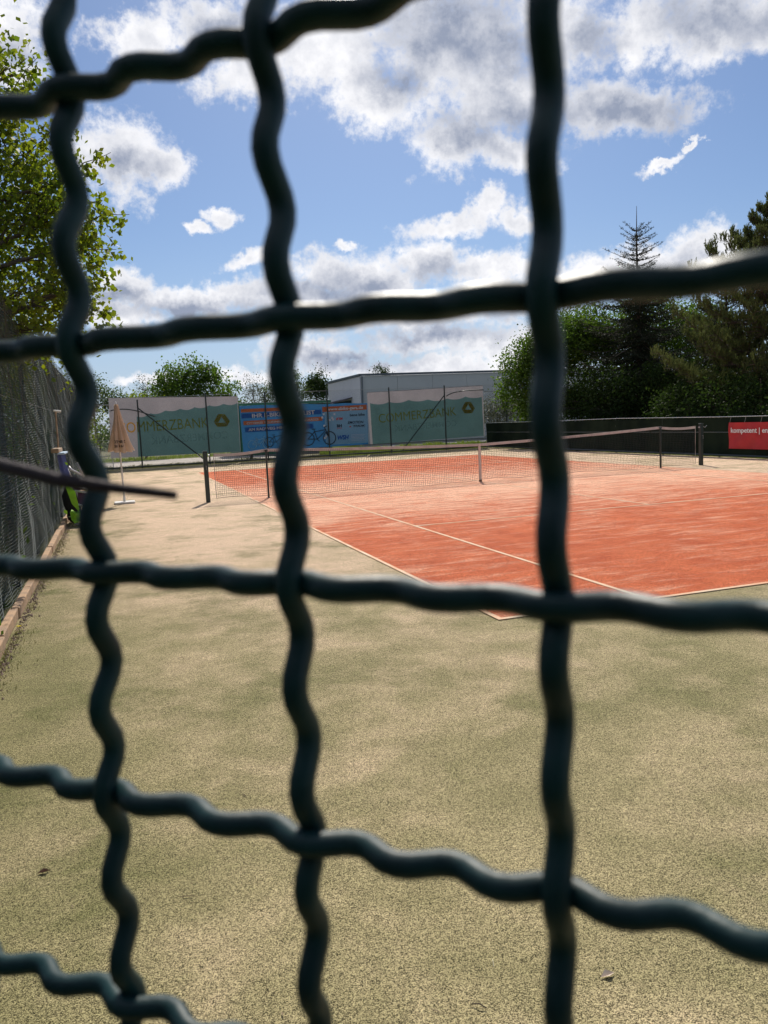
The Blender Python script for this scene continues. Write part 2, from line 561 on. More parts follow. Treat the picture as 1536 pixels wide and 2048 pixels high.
stick([(-7.42, -15.52, .006), (-7.405, -15.535, .012), (-7.39, -15.55, .006)], .0016, 'short dark twig lying on the turf near the bottom of the view')
stick([(-7.29, -15.38, .006), (-7.295, -15.395, .012), (-7.30, -15.41, .006)], .001, 'pale dry stalk lying on the turf near the bottom of the view', mat('straw', (.7, .64, .45), .8))
for x, y, lb in ((-8.59, -14.33, 'small curled brown leaf lying on the mossy turf at the left'), (-7.02, -15.56, 'small pale dry leaf lying on the turf right of the dark twig')):
    obj('dry_leaf', [(x - .022, y, .004), (x, y + .012, .014), (x + .024, y, .006), (x, y - .013, .012), (x, y, .003)], [(0, 1, 4), (1, 2, 4), (2, 3, 4), (3, 0, 4)], mat('brown_leaf', (.16, .08, .045), .8) if x < -8 else mat('pale_leaf', (.6, .5, .4), .8), label=lb, cat='leaf')


vs, fs = [], []
rk = random.Random(21)
for _ in range(420):
    yy = -17 + 12 * rk.random() ** 1.6
    xx = rk.uniform(-9.0, -2.5)
    a, L_, w_ = rk.uniform(0, 6.3), rk.choice((rk.uniform(.004, .010), rk.uniform(.012, .05))), rk.uniform(.0012, .004)
    if xx > -5.4 and yy > -11.8:
        continue
    c_, s_ = math.cos(a), math.sin(a)
    n0 = len(vs)
    vs += [(xx - L_ * c_, yy - L_ * s_, .003), (xx + w_ * s_, yy - w_ * c_, .003 + w_), (xx + L_ * c_, yy + L_ * s_, .005), (xx - w_ * s_, yy + w_ * c_, .003 + w_)]
    fs += [(n0, n0 + 1, n0 + 2, n0 + 3)]
obj('turf_litter', vs, fs, mat('litter_brown', (.05, .035, .02), .9, col2=(.42, .33, .20), island=True), label='tiny scattered bits of twig, needle and leaf on the turf', cat='litter', kind='stuff')

# ------------------------------------------------------------------ crimped wire fence right in front of the viewer
wire_m = mat('dark_green_wire_coating', (.0055, .040, .043), .47, spec=.33, col2=(.003, .024, .028), vscale=60, bump=.06, bscale=160)
F0 = Vector((-8.21958, -17.21623, 1.64824))      # node (0,0)
FU = Vector((0.028622, -0.027854, -0.000165))
FV = Vector((-0.000617, -0.000397, -0.039993))
FN = Vector((-0.69727, -0.71658, 0.01787))       # towards the outside, where the viewer stands
NODE = {(0, 0): (0.016, -0.002), (0, 1): (-0.033, 0.007), (0, 2): (0.021, -0.018), (0, 3): (-0.017, -0.012), (0, 4): (0.01, -0.018), (1, 0): (-0.02, 0.007), (1, 1): (0.021, -0.001), (1, 2): (0.004, -0.014), (1, 3): (0.022, -0.001), (2, 1): (-0.015, 0.009), (2, 2): (0.007, 0.002), (2, 3): (0.005, -0.002)}
I0, I1, J0, J1 = -33, 31, -18, 39
AMP, WR = .0016, .00205


def noff(i, j):
    if (i, j) in NODE:
        return NODE[(i, j)]
    r = random.Random(i * 977 + j * 131)
    return (r.uniform(-.02, .02), r.uniform(-.015, .015))


def wire_mesh(vert, idx, seg, n, real):
    a0, a1 = (J0, J1) if vert else (I0, I1)
    pts = []
    for s in range((a1 - a0) * seg + 1):
        t = a0 + s / seg
        k = math.floor(t)
        f = t - k
        f2 = f * f * (3 - 2 * f)
        if real:
            p, q = (noff(idx, k), noff(idx, k + 1)) if vert else (noff(k, idx), noff(k + 1, idx))
            du, dv = p[0] + (q[0] - p[0]) * f2, p[1] + (q[1] - p[1]) * f2
        else:
            du = dv = 0
        ph = math.cos(5 * math.pi * t) * (1 if idx % 2 == 0 else -1)
        ph = math.copysign(abs(ph) ** .85, ph)
        d = AMP * (-ph if vert else ph)
        i, j = (0, t) if vert else (t, 0)
        pts.append(FU * (i + du) + FV * (j + dv) + FN * d)
    mb = MB().tube(pts, WR, n)
    return mb


wf = thing('wire_fence', 'dark green crimped wire mesh fence close in front of the viewer, crossing the whole view', 'fence', (F0.x, F0.y, 0))
shared = {}
for vert in (True, False):
    rng_ = range(I0, I1 + 1) if vert else range(J0, J1 + 1)
    for idx in rng_:
        real = (-1 <= idx <= 3) if vert else (-1 <= idx <= 5)
        key = (vert, idx % 2)
        if real:
            mb = wire_mesh(vert, idx, 20, 10, True)
            o = obj('wire', mb.v, mb.f, wire_m, wf, smooth=True)
        elif key not in shared:
            mb = wire_mesh(vert, idx % 2, 10, 6, False)
            o = obj('wire', mb.v, mb.f, wire_m, wf, smooth=True)
            shared[key] = o.data
        else:
            o = bpy.data.objects.new('wire', shared[key])
            COL.objects.link(o)
            o.parent = wf
            o.matrix_parent_inverse = parent_inv(wf)
        o.location = F0 + (FU * idx if vert else FV * idx)
frame_m = mat('dark_green_steel', (.012, .035, .030), .45, spec=.5, bump=.15, bscale=30)
for i in (I0 - .5, I1 + .5):
    p = F0 + FU * i
    MB().tube([(p.x, p.y, 0), (p.x, p.y, 2.42)], .024, 12).build('post', frame_m, wf, smooth=False)
for j in (J0 - .3, J1 - .2):
    a, b = F0 + FU * (I0 - .5) + FV * j, F0 + FU * (I1 + .5) + FV * j
    a.z = b.z = max(.035, a.z)
    MB().tube([a, b], .012, 8).build('rail', frame_m, wf)

# dry twig caught in the wire
def on_ray(x, y, d):
    return CAM_POS + (-B_ + R_ * (x - 768) / 1596.54 - U_ * (y - 1024) / 1596.54) * d


tw = [(-8.262, -17.168, 1.594), (-8.2421, -17.1955, 1.5897), (-8.2362, -17.2040, 1.588), (-8.2249, -17.2205, 1.5853), (-8.2165, -17.2285, 1.5840), (-8.2080, -17.2365, 1.5828)]
MB().tube(tw, [.0016, .00145, .0013, .00125, .0009, .0007], 8).build('twig', mat('purple_brown_bark', (.030, .016, .022), .7, bump=.4, bscale=900), label='thin dark purple twig stuck through the near wire mesh', cat='twig', smooth=True)

# ------------------------------------------------------------------ tennis net
net = thing('tennis_net', 'tennis net with grey-beige top band stretched across the red court', 'net', (0, 0, 0))
cord_m = mat('net_cord', (.012, .013, .014), .7)
band_m = mat('net_band', (.56, .50, .46), .8, col2=(.44, .38, .36), vscale=5, trans=.18)
strap_m = mat('net_strap', (.60, .52, .46), .8, trans=.1)


def net_top(x):
    ax = abs(x)
    if ax <= 5.12:
        t = ax / 5.12
        return .914 + (1.075 - .914) * (t * .55 + t * t * .45)
    t = (ax - 5.12) / 1.2
    return 1.075 - .035 * math.sin(math.pi * t) - .035 * t


def net_bot(x):
    return .035 + .018 * math.sin(x * 2.3 + 1) + .012 * math.sin(x * 5.1) + .01 * math.sin(x * .9) + (.05 * max(0, (abs(x) - 5.3)) if x < 0 else 0)


NX0, NX1 = -6.24, 6.24
cols = int((NX1 - NX0) / .045)
vs, fs = [], []


def cord(pts, r):
    n0 = len(vs)
    for p in pts:
        vs.extend([(p[0] + r, p[1], p[2] - r * .4), (p[0] - r * .5, p[1] + r, p[2] + r * .6), (p[0] - r * .5, p[1] - r, p[2])])
    for i in range(len(pts) - 1):
        for j in range(3):
            fs.append((n0 + i * 3 + j, n0 + i * 3 + (j + 1) % 3, n0 + i * 3 + 3 + (j + 1) % 3, n0 + i * 3 + 3 + j))


def bulge(x, v):
    return .03 * math.sin(v * math.pi) * math.sin(x * 1.7 + .6) + .02 * math.sin(v * 2.6 + x)


NR = 21
for c in range(cols + 1):
    x = NX0 + c * .045
    zt, zb = net_top(x) - .02, net_bot(x)
    cord([(x + .006 * math.sin(r * .9 + c * .7), bulge(x, r / NR), zb + (zt - zb) * r / NR) for r in range(NR + 1)], .0027)
for r in range(NR):
    v = r / NR
    pts = []
    for c in range(cols + 1):
        x = NX0 + c * .045
        zt, zb = net_top(x) - .02, net_bot(x)
        pts.append((x, bulge(x, v), zb + (zt - zb) * v))
    n0 = len(vs)
    rr = .0025 if r else .005
    for p in pts:
        vs.extend([(p[0], p[1], p[2] + rr), (p[0], p[1] + rr, p[2] - rr * .6), (p[0], p[1] - rr, p[2] - rr * .6)])
    for i in range(len(pts) - 1):
        for j in range(3):
            fs.append((n0 + i * 3 + j, n0 + i * 3 + (j + 1) % 3, n0 + i * 3 + 3 + (j + 1) % 3, n0 + i * 3 + 3 + j))
obj('netting', vs, fs, cord_m, net, kind='stuff')
vs, fs = [], []
n = 120
for i in range(n + 1):
    x = NX0 + (NX1 - NX0) * i / n
    zt = net_top(x)
    vs += [(x, -.012, zt - .062), (x, -.009, zt), (x, .009, zt), (x, .012, zt - .062)]
fs = [(i * 4 + j, i * 4 + 4 + j, i * 4 + 5 + j, i * 4 + 1 + j) for i in range(n) for j in range(3)]
obj('top_band', vs, fs, band_m, net)
MB().box(-.026, .026, -.016, .016, .055, .913).box(-.018, .018, -.012, .012, .0, .055).build('center_strap', strap_m, net)
MB().bbox(-.035, .035, -.03, .03, .0095, .05, .008).build('strap_anchor', mat('rusty_brass', (.20, .12, .07), .5, metal=.6), net)
for s in (-1, 1):
    MB().tube([(s * 6.24, 0, net_bot(s * 6.24)), (s * 6.24, 0, net_top(s * 6.24))], .006, 5).build('side_cord', band_m, net)
    MB().tube([(s * 6.24, 0, net_top(s * 6.24) - .01), (s * 6.36, 0, 1.03)], .004, 5).build('net_cable', cord_m, net)

post_m = mat('dark_green_post_paint', (.014, .026, .024), .35, spec=.5, bump=.1, bscale=40)
metal_m = mat('galvanised_steel', (.42, .43, .44), .4, metal=.8)
for s, lb in ((-1, 'dark green net post at the left end of the tennis net'), (1, 'dark green net post at the right end of the tennis net, near the red banner')):
    t = thing('net_post', lb, 'net post', (s * 6.42, 0, 0), 'posts at the ends of the tennis net')
    MB().bbox(s * 6.42 - .045, s * 6.42 + .045, -.045, .045, 0, 1.08, .008).build('post', post_m, t)
    MB().bbox(s * 6.42 - .05, s * 6.42 + .05, -.05, .05, 1.081, 1.10, .006).build('cap', post_m, t)
    xo = s * 6.36
    MB().tube([(xo, -.02, 1.0), (xo - s * .03, -.02, 1.0)], .02, 8).build('pulley', metal_m, t)
    MB().tube([(s * 6.42, -.045, .78), (s * 6.42, -.085, .78), (s * 6.42, -.085, .70)], .007, 6).build('winch_handle', metal_m, t)
    MB().tube([(s * 6.42 + s * .05, 0, 1.02), (s * 6.42 + s * .12, -.01, .99), (s * 6.42 + s * .17, -.02, 1.04)], .006, 5).build('cable_end', metal_m, t)
for s, lb in ((-1, 'slim black singles stick holding up the net near the left net post'), (1, 'slim black singles stick holding up the net near the right net post')):
    t = thing('singles_stick', lb, 'net stick', (s * 5.12, -.035, 0), 'singles sticks under the net band')
    MB().bbox(s * 5.12 - .02, s * 5.12 + .02, -.055, -.018, .012, 1.03, .004).build('stick', post_m, t)
    MB().bbox(s * 5.12 - .03, s * 5.12 + .03, -.065, -.014, 1.031, 1.06, .004).build('fork', post_m, t)
    MB().bbox(s * 5.12 - .04, s * 5.12 + .04, -.075, .005, .005, .0115, .001).build('foot', post_m, t)

# ------------------------------------------------------------------ closed parasol
UX, UY = -8.115, 1.28
um = thing('parasol', 'closed beige parasol with black lettering, standing by the left fence on a flat white base', 'parasol', (UX, UY, 0))
cloth_m = mat('beige_parasol_cloth', (.62, .47, .34), .8, col2=(.54, .40, .29), vscale=4, trans=.38, bump=.3, bscale=35)
white_m = mat('white_paint', (.78, .76, .72), .5, col2=(.6, .57, .52), vscale=8)
MB().bbox(UX - .22, UX + .22, UY - .20, UY + .20, 0, .045, .012).build('base', white_m, um)
MB().tube([(UX + .0, UY, .045), (UX - .01, UY, 1.2), (UX - .01, UY, 2.2)], .019, 10).build('pole', white_m, um)
MB().tube([(UX, UY, .045), (UX, UY, .16)], .028, 10).build('pole_socket', white_m, um)


def canopy_r(th, t):
    # t 0 at the tip, 1 at the hem; folded ribs stand out as sharp pleats
    base = .028 + .175 * t ** 1.15
    fold = abs(math.sin(4 * th + .5)) ** .7
    r = base * (.70 + .52 * fold) + .012 * math.sin(3 * th + 5 * t)
    r *= 1 + .30 * t * max(0, math.cos(th - .25)) ** 3 + .15 * t * max(0, math.cos(th - 2.9)) ** 2
    return r


vs, fs = [], []
NT_, NZ = 96, 26
for k in range(NZ + 1):
    t = k / NZ
    for j in range(NT_):
        th = 2 * math.pi * j / NT_
        hem = (.045 * abs(math.sin(4 * th + .5)) - .02 + .03 * math.cos(th)) * t ** 3
        r = canopy_r(th, t)
        vs.append((UX - .01 + r * math.cos(th) + .02 * t, UY + r * math.sin(th), 2.19 - t * 1.04 - hem + (.06 * max(0, math.cos(th - .2)) ** 2) * t ** 4))
fs = [(k * NT_ + j, k * NT_ + (j + 1) % NT_, (k + 1) * NT_ + (j + 1) % NT_, (k + 1) * NT_ + j) for k in range(NZ) for j in range(NT_)]
can = obj('canopy', vs, fs, cloth_m, um, smooth=True)
MB().tube([(UX - .01, UY, 2.17), (UX - .01, UY, 2.24), (UX - .01, UY, 2.26)], [.02, .016, .004], 10).build('finial', mat('white_plastic', (.8, .8, .78), .4), um)
ink_m = mat('black_print', (.012, .012, .012), .7)


def wrap_text(txt, size, xc, z, width, bold):
    v_, f_ = text_mesh(txt, size, .0, bold, width=width)
    w_ = max(p.x for p in v_)
    out = []
    for p in v_:
        x = UX + xc + p.x - w_ / 2
        zz = z + p.y
        t = (2.19 - zz) / 1.04
        th = math.atan2(-1.0, (x - UX) / max(.05, canopy_r(-math.pi / 2, t)))
        r = canopy_r(th, t)
        yy = UY + r * math.sin(th)
        out.append((x, min(yy, UY - .03) - .006, zz))
    return out, f_


ptxt = MB()
for a in (('ZINEZ', .088, .005, 1.345, .235, .0022), ('SBHA', .072, -.005, 1.255, .225, .002)):
    v_, f_ = wrap_text(*a)
    ptxt.add(v_, f_)
ptxt.build('lettering', ink_m, can)

# ------------------------------------------------------------------ things left against the netting
lime_m = mat('lime_fabric', (.32, .62, .03), .7, col2=(.26, .52, .03), vscale=9, trans=.3)
purple_m = mat('plum_fabric', (.065, .018, .065), .75, col2=(.04, .015, .045), vscale=12)
greyt_m = mat('pale_grey_tube', (.55, .54, .56), .4, metal=.2)
black_m = mat('shadow_black', (.008, .008, .009), .85, bump=.4, bscale=50)
fc = thing('folded_lounger', 'folded lounger with lime green and plum cloth leaning on the left fence beside the kerb', 'lounger', (-8.9, -2.5, 0))
def slab(pts, dz, m_, name, parent):
    """thick panel from a quad of points; dz is the thickness vector"""
    vs_ = [Vector(p) for p in pts] + [Vector(p) + Vector(dz) for p in pts]
    k_ = len(pts)
    fs_ = [tuple(range(k_)), tuple(range(2 * k_ - 1, k_ - 1, -1))] + [(i, i + k_, (i + 1) % k_ + k_, (i + 1) % k_) for i in range(k_)]
    return obj(name, vs_, fs_, m_, parent)


slab([(-9.09, -2.55, .77), (-8.94, -2.55, .60), (-8.89, -2.55, .27), (-8.91, -2.55, .25), (-9.01, -2.55, .39), (-9.08, -2.55, .67)], (.0, .03, .0), lime_m, 'backrest_panel', fc)
slab([(-9.05, -2.56, .23), (-9.03, -2.56, .26), (-8.96, -2.60, .21), (-8.86, -2.56, .23), (-8.87, -2.56, .08), (-8.99, -2.60, .045), (-9.04, -2.56, .12)], (0, .16, .02), lime_m, 'seat_panel', fc)
slab([(-9.02, -2.30, .75), (-8.66, -2.30, .70), (-8.66, -2.30, .59), (-8.95, -2.30, .61)], (0, .1, 0), purple_m, 'head_cushion', fc)
slab([(-8.91, -2.32, .56), (-8.68, -2.32, .55), (-8.70, -2.32, .30), (-8.91, -2.32, .34)], (0, .1, 0), purple_m, 'side_cushion', fc)
for nm_, pp, rr in (('tube_frame', [(-8.99, -2.36, .70), (-8.86, -2.37, .655), (-8.66, -2.37, .59)], .015), ('tube_frame', [(-8.95, -2.37, .60), (-8.67, -2.37, .53)], .017), ('tube_frame', [(-8.93, -2.37, .36), (-8.66, -2.37, .25)], .017), ('foot_tube', [(-8.99, -2.57, .03), (-8.89, -2.59, .02), (-8.75, -2.58, .02)], .02),
                    ('arm_tube', [(-9.05, -2.3, 1.0), (-8.99, -2.3, .84)], .017), ('arm_tube', [(-9.02, -2.3, 1.03), (-8.98, -2.3, .97), (-8.80, -2.3, .86)], .02), ('arm_tube', [(-8.885, -2.28, 1.09), (-8.86, -2.28, 1.02), (-8.78, -2.3, .82)], .022),
                    ('leg_tube', [(-8.70, -2.33, .72), (-8.68, -2.30, .0)], .015)):
    MB().tube(pp, rr, 8).build(nm_, greyt_m, fc, smooth=True)
bb = MB()
bmx = bmesh.new()
bmesh.ops.create_icosphere(bmx, subdivisions=3, radius=1)
for v in bmx.verts:
    c_ = v.co.copy()
    c_ = Vector((math.copysign(abs(c_.x) ** .7, c_.x), math.copysign(abs(c_.y) ** .7, c_.y), math.copysign(abs(c_.z) ** .6, c_.z)))
    k_ = 1 + .06 * math.sin(7 * c_.x + 5 * c_.z) + .05 * math.sin(9 * c_.y - 4 * c_.z)
    v.co = Vector((-9.03 + c_.x * .13 * k_ + (.02 if c_.z < 0 else -.02), -2.08 + c_.y * .16, .34 + c_.z * .34 * k_))
bb.add([v.co[:] for v in bmx.verts], [[v.index for v in f.verts] for f in bmx.faces])
bmx.free()
mass = bb.build('shadow_mass', black_m, label='black sagging bag standing for the shadow behind the lime green lounger cloth', cat='mass', smooth=True)  # solid body put in for the black shadow behind the lounger

wood_m = mat('weathered_wood', (.42, .30, .18), .8, col2=(.20, .13, .08), vscale=14, bump=.5, bscale=60)
dn = thing('court_drag_net', 'court drag mat with a wooden bar and hanging blue net hooked on the left fence', 'drag mat', (-9.12, -3.0, .85))
MB().tube([(-9.14, -2.6, 1.26), (-9.14, -2.45, 1.98)], .016, 8).build('handle', wood_m, dn)
MB().tube([(-9.17, -2.45, 2.0), (-9.05, -2.45, 1.985)], .018, 8).build('handle_grip', white_m, dn)
MB().bbox(-9.20, -9.08, -3.5, -2.5, 1.30, 1.37, .01).build('wooden_bar', wood_m, dn)
MB().bbox(-9.11, -9.0, -3.45, -2.5, 1.27, 1.30, .006).build('clamp_strip', mat('pale_blue_plastic', (.45, .6, .75), .5), dn)
vs, fs = [], []
for s in range(46):
    yy = -3.42 + s * .02
    for lay in range(2):
        xx = -9.06 - .05 * lay
        n0 = len(vs)
        for r in range(9):
            z = 1.27 - r * .052
            o_ = .012 * math.sin(s * .9 + r * .7 + lay)
            vs += [(xx + o_ - .004 + r * .006, yy, z), (xx + o_ + .004 + r * .006, yy + .005, z)]
        fs += [(n0 + 2 * r, n0 + 2 * r + 1, n0 + 2 * r + 3, n0 + 2 * r + 2) for r in range(8)]
for r in range(9):
    z = 1.27 - r * .052
    for lay in range(2):
        n0 = len(vs)
        for s in range(24):
            vs += [(-9.06 - .05 * lay + r * .006, -3.42 + s * .04, z - .003), (-9.06 - .05 * lay + r * .006, -3.42 + s * .04, z + .003)]
        fs += [(n0 + 2 * i, n0 + 2 * i + 1, n0 + 2 * i + 3, n0 + 2 * i + 2) for i in range(23)]
obj('drag_netting', vs, fs, mat('navy_net', (.03, .05, .16), .6, col2=(.09, .12, .30), vscale=30), dn)


# ------------------------------------------------------------------ fences round the court
def chainlink(a, b, z0, z1, cell=.055, r=.0013):
    """diamond mesh of wires between two ground points"""
    a, b = Vector(a), Vector(b)
    L = (b - a).length
    d = (b - a).normalized()
    nrm = Vector((-d.y, d.x, 0)) * r
    H = z1 - z0
    vs_, fs_ = [], []
    s = -H
    while s < L:
        for sg in (1, -1):
            p0, p1 = (s, z0), (s + H, z1)
            if p0[0] < 0:
                p0 = (0, z0 - s)
            if p1[0] > L:
                p1 = (L, z0 + L - s)
            if p1[0] - p0[0] < .01:
                continue
            if sg < 0:
                p0, p1 = (p0[0], z0 + z1 - p0[1]), (p1[0], z0 + z1 - p1[1])
            A, B = a + d * p0[0], a + d * p1[0]
            A.z, B.z = p0[1], p1[1]
            up = Vector((0, 0, r))
            n0 = len(vs_)
            vs_.extend([A + up, A - up * .5 + nrm, A - up * .5 - nrm, B + up, B - up * .5 + nrm, B - up * .5 - nrm])
            fs_.extend([(n0, n0 + 1, n0 + 4, n0 + 3), (n0 + 1, n0 + 2, n0 + 5, n0 + 4), (n0 + 2, n0, n0 + 3, n0 + 5)])
        s += cell
    return vs_, fs_


chain_m = mat('green_chain_wire', (.03, .06, .05), .5, spec=.4)
rail_m = mat('pale_rail', (.38, .40, .40), .4, metal=.4)
FPOST = []


def fence_post(x, y, h, parent, r=.03, name='post'):
    return MB().tube([(x, y, -.03), (x, y, h)], r, 10).build(name, post_m, parent)


# left fence with grey-green shade netting
lf = thing('netting_fence', 'tall fence hung with dark shade netting along the left side of the court', 'fence', (-9.32, 0, 0))
for y in (-16.0, -13.2, -10.6, -8.0, -5.5, -3.0, -.4, 2.2, 4.8, 7.4, 10, 12.6, 15.2, 17.9):
    fence_post(-9.34, y, 3.06, lf)
for z in (.12, 1.05, 2.05, 3.04):
    MB().tube([(-9.30, -16.0, z), (-9.30, -8, z - .02), (-9.30, 0, z), (-9.30, 9, z - .015), (-9.30, 17.9, z)], .003, 5).build('tension_wire', rail_m, lf)
v_, f_ = chainlink((-9.31, -16.0, 0), (-9.31, 17.9, 0), .06, 3.05)
obj('chain_mesh', v_, f_, chain_m, lf, kind='stuff')


def fold(y, z):
    """sideways hang of the shade netting"""
    t = (3.07 - z) / 3.07
    post = math.cos((y + 8.0) / 2.58 * 2 * math.pi)
    f = .008 * math.sin(y * 9.3 + 1.3 * math.sin(z * 1.7)) + .004 * math.sin(y * 23 + z * 2.2 + math.sin(y * 3)) + .02 * math.sin(y * 4.1 - z * 1.1)
    return -9.255 + f * (.4 + .8 * min(1, t * 2)) + .012 * post + .010 * math.sin(z * 5 + y)


nm = bpy.data.materials.new('shade_netting')
nm.use_nodes = True
t = NT(nm.node_tree)
b = t.n['Principled BSDF']
o_ = t.n['Material Output']
g = t.n.new('ShaderNodeTexCoord').outputs['Object']
sp = t.new('ShaderNodeSeparateXYZ', g)
colr = t.mix(t.ss(t.noise(t.mapping(g, scale=(1, 3.0, .6)), 2.5, 5, .6), .3, .7), C4((.018, .036, .030)), C4((.045, .064, .060)))
t.put(b.inputs['Base Color'], colr)
b.inputs['Roughness'].default_value = .7
tl = t.new('ShaderNodeBsdfTranslucent', colr)
tp = t.n.new('ShaderNodeBsdfTransparent')
mx = t.new('ShaderNodeMixShader', .3)
t.l.new(b.outputs[0], mx.inputs[1])
t.l.new(tl.outputs[0], mx.inputs[2])
cov = t.noise(t.mapping(g, scale=(1, 2.2, .5)), 1.8, 5, .65)
weave = t.noise(t.mapping(g, scale=(1, 1, 2.5)), 60, 2, .6)
al = t.math('ADD', t.math('MULTIPLY', t.ss(cov, .3, .7), .32), t.math('MULTIPLY', t.ss(weave, .35, .65), .45), clamp=True)
mx2 = t.new('ShaderNodeMixShader', al)
t.l.new(tp.outputs[0], mx2.inputs[1])
t.l.new(mx.outputs[0], mx2.inputs[2])
t.l.new(mx2.outputs[0], o_.inputs[0])
vs, fs = [], []
NY, NZ = 900, 16
for i in range(NY + 1):
    y = -16.0 + 33.9 * i / NY
    top = 3.07 + .012 * math.sin(y * 7) + .008 * math.sin(y * 17)
    for j in range(NZ + 1):
        z = .03 + (top - .03) * j / NZ
        vs.append((fold(y, z), y, z))
fs = [(i * (NZ + 1) + j, (i + 1) * (NZ + 1) + j, (i + 1) * (NZ + 1) + j + 1, i * (NZ + 1) + j + 1) for i in range(NY) for j in range(NZ)]
obj('shade_net', vs, fs, nm, lf, smooth=True)
# the thicker weft cords of the netting, sagging a little between their knots
vs, fs = [], []
for k in range(98):
    z0 = .06 + k * .0312
    n0 = len(vs)
    m_n = 460
    for i in range(m_n + 1):
        y = -16.0 + 33.9 * i / m_n
        z = z0 + .010 * math.sin(y * 6.3 + k * .35) + .006 * math.sin(y * 17 + k) + .03 * math.sin(y * .9 + k * .05)
        z = min(z, 3.08)
        x = fold(y, z) + .006
        vs += [(x + .003, y, z), (x - .003, y, z + .0032), (x - .003, y, z - .0032)]
    for i in range(m_n):
        for j in range(3):
            fs.append((n0 + i * 3 + j, n0 + i * 3 + (j + 1) % 3, n0 + i * 3 + 3 + (j + 1) % 3, n0 + i * 3 + 3 + j))
obj('net_cords', vs, fs, mat('grey_net_cord', (.050, .062, .062), .8, spec=.2, col2=(.010, .020, .016), vscale=1.1), lf, kind='stuff')

# far fence
ff = thing('chain_fence', 'green chain-link fence across the far end of the court, carrying the sponsor banners', 'fence', (0, 18.2, 0))
FX = (-9.3, -7.18, -4.34, -1.76, 1.08, 4.07, 6.87, 10.14, 13.2)
for x in FX:
    MB().tube([(x, 18.2, -.03), (x, 18.2, 3.06 if x not in (-7.18,) else 2.9)], .032, 10).build('post', post_m, ff)
MB().tube([(-9.3, 18.24, 2.985), (13.2, 18.24, 3.02)], .007, 6).build('tension_wire', rail_m, ff)
MB().tube([(-9.3, 18.24, 2.72), (-8.3, 18.24, 2.72)], .02, 6).build('rail', rail_m, ff)
for z in (1.95, 1.25, 2.45):
    MB().tube([(-9.3, 18.24, z), (-8.25, 18.24, z)], .01, 6).build('rail', rail_m, ff)
MB().tube([(8.96, 18.24, 2.70), (13.2, 18.24, 2.74)], .018, 6).build('rail', rail_m, ff)
for z in (.78, 1.2):
    MB().tube([(8.96, 18.24, z), (13.2, 18.24, z)], .012, 6).build('rail', post_m, ff)
MB().tube([(-9.3, 18.2, .07), (13.2, 18.2, .07)], .035, 6).build('bottom_rail', post_m, ff)
v_, f_ = chainlink((-9.3, 18.225, 0), (13.2, 18.225, 0), .1, 3.0)
obj('chain_mesh', v_, f_, chain_m, ff, kind='stuff')
MB().tube([(-7.18, 18.16, 2.55), (-4.45, 18.16, .1)], .026, 8).build('strut', post_m, ff)
MB().tube([(6.87, 18.16, 2.62), (4.62, 18.16, .1)], .026, 8).build('strut', post_m, ff)


def arc(pts, n=16):
    out = []
    for i in range(n + 1):
        t_ = i / n
        out.append(sum((Vector(p) * (math.comb(len(pts) - 1, k_) * t_ ** k_ * (1 - t_) ** (len(pts) - 1 - k_)) for k_, p in enumerate(pts)), Vector()))
    return out


MB().tube(arc([(-8.28, 18.15, 2.48), (-7.6, 18.15, 2.62), (-7.1, 18.15, 2.40), (-6.5, 18.15, 2.15)]), .022, 8).build('rod_and_shadow_curve', post_m, ff)  # dark tube stands for the rail's curved shadow on the banner
MB().tube(arc([(6.95, 18.15, 2.55), (7.3, 18.15, 2.78), (8.0, 18.15, 2.80), (8.93, 18.15, 2.78)]), .022, 8).build('rod_and_shadow_curve', post_m, ff)


def banner_sheet(name, quad, m_, parent, ny=30, nx=60, amp=.02, top=None, y=18.3, seed=0):
    """cloth hung in the fence plane; quad = bottom-left, bottom-right, top-right, top-left as (x, z)"""
    bl, br, tr, tl_ = quad
    vs_ = []
    for j in range(ny + 1):
        v = j / ny
        for i in range(nx + 1):
            u = i / nx
            x = (bl[0] * (1 - u) + br[0] * u) * (1 - v) + (tl_[0] * (1 - u) + tr[0] * u) * v
            zb = bl[1] * (1 - u) + br[1] * u
            zt = tl_[1] * (1 - u) + tr[1] * u
            if top:
                zt += top(x)
            z = zb * (1 - v) + zt * v
            vs_.append((x, y + amp * (math.sin(x * 3.1 + seed) * (1 - v * .5) + .6 * math.sin(x * 7.3 + z * 2 + seed) + .5 * math.sin(z * 6 + x * 1.3)), z))
    fs_ = [(j * (nx + 1) + i, j * (nx + 1) + i + 1, (j + 1) * (nx + 1) + i + 1, (j + 1) * (nx + 1) + i) for j in range(ny) for i in range(nx)]
    return obj(name, vs_, fs_, m_, parent, smooth=True)


def place_text(txt, size, x, z, y, m_, parent, width=None, bold=.0, shear=0, tilt=0, mirror=False, name='lettering'):
    v_, f_ = text_mesh(txt, size, 0.0 if m_ in (gold_m, ghost_m) else .0015, bold, shear, mirror, width)
    ca, sa = math.cos(tilt), math.sin(tilt)
    if mirror:
        w_ = -min(p.x for p in v_)
        for p in v_:
            p.x += w_
    vs_ = [(x + p.x * ca - p.y * sa, y - p.z, z + p.x * sa + p.y * ca) for p in v_]
    return obj(name, vs_, f_, m_, parent)


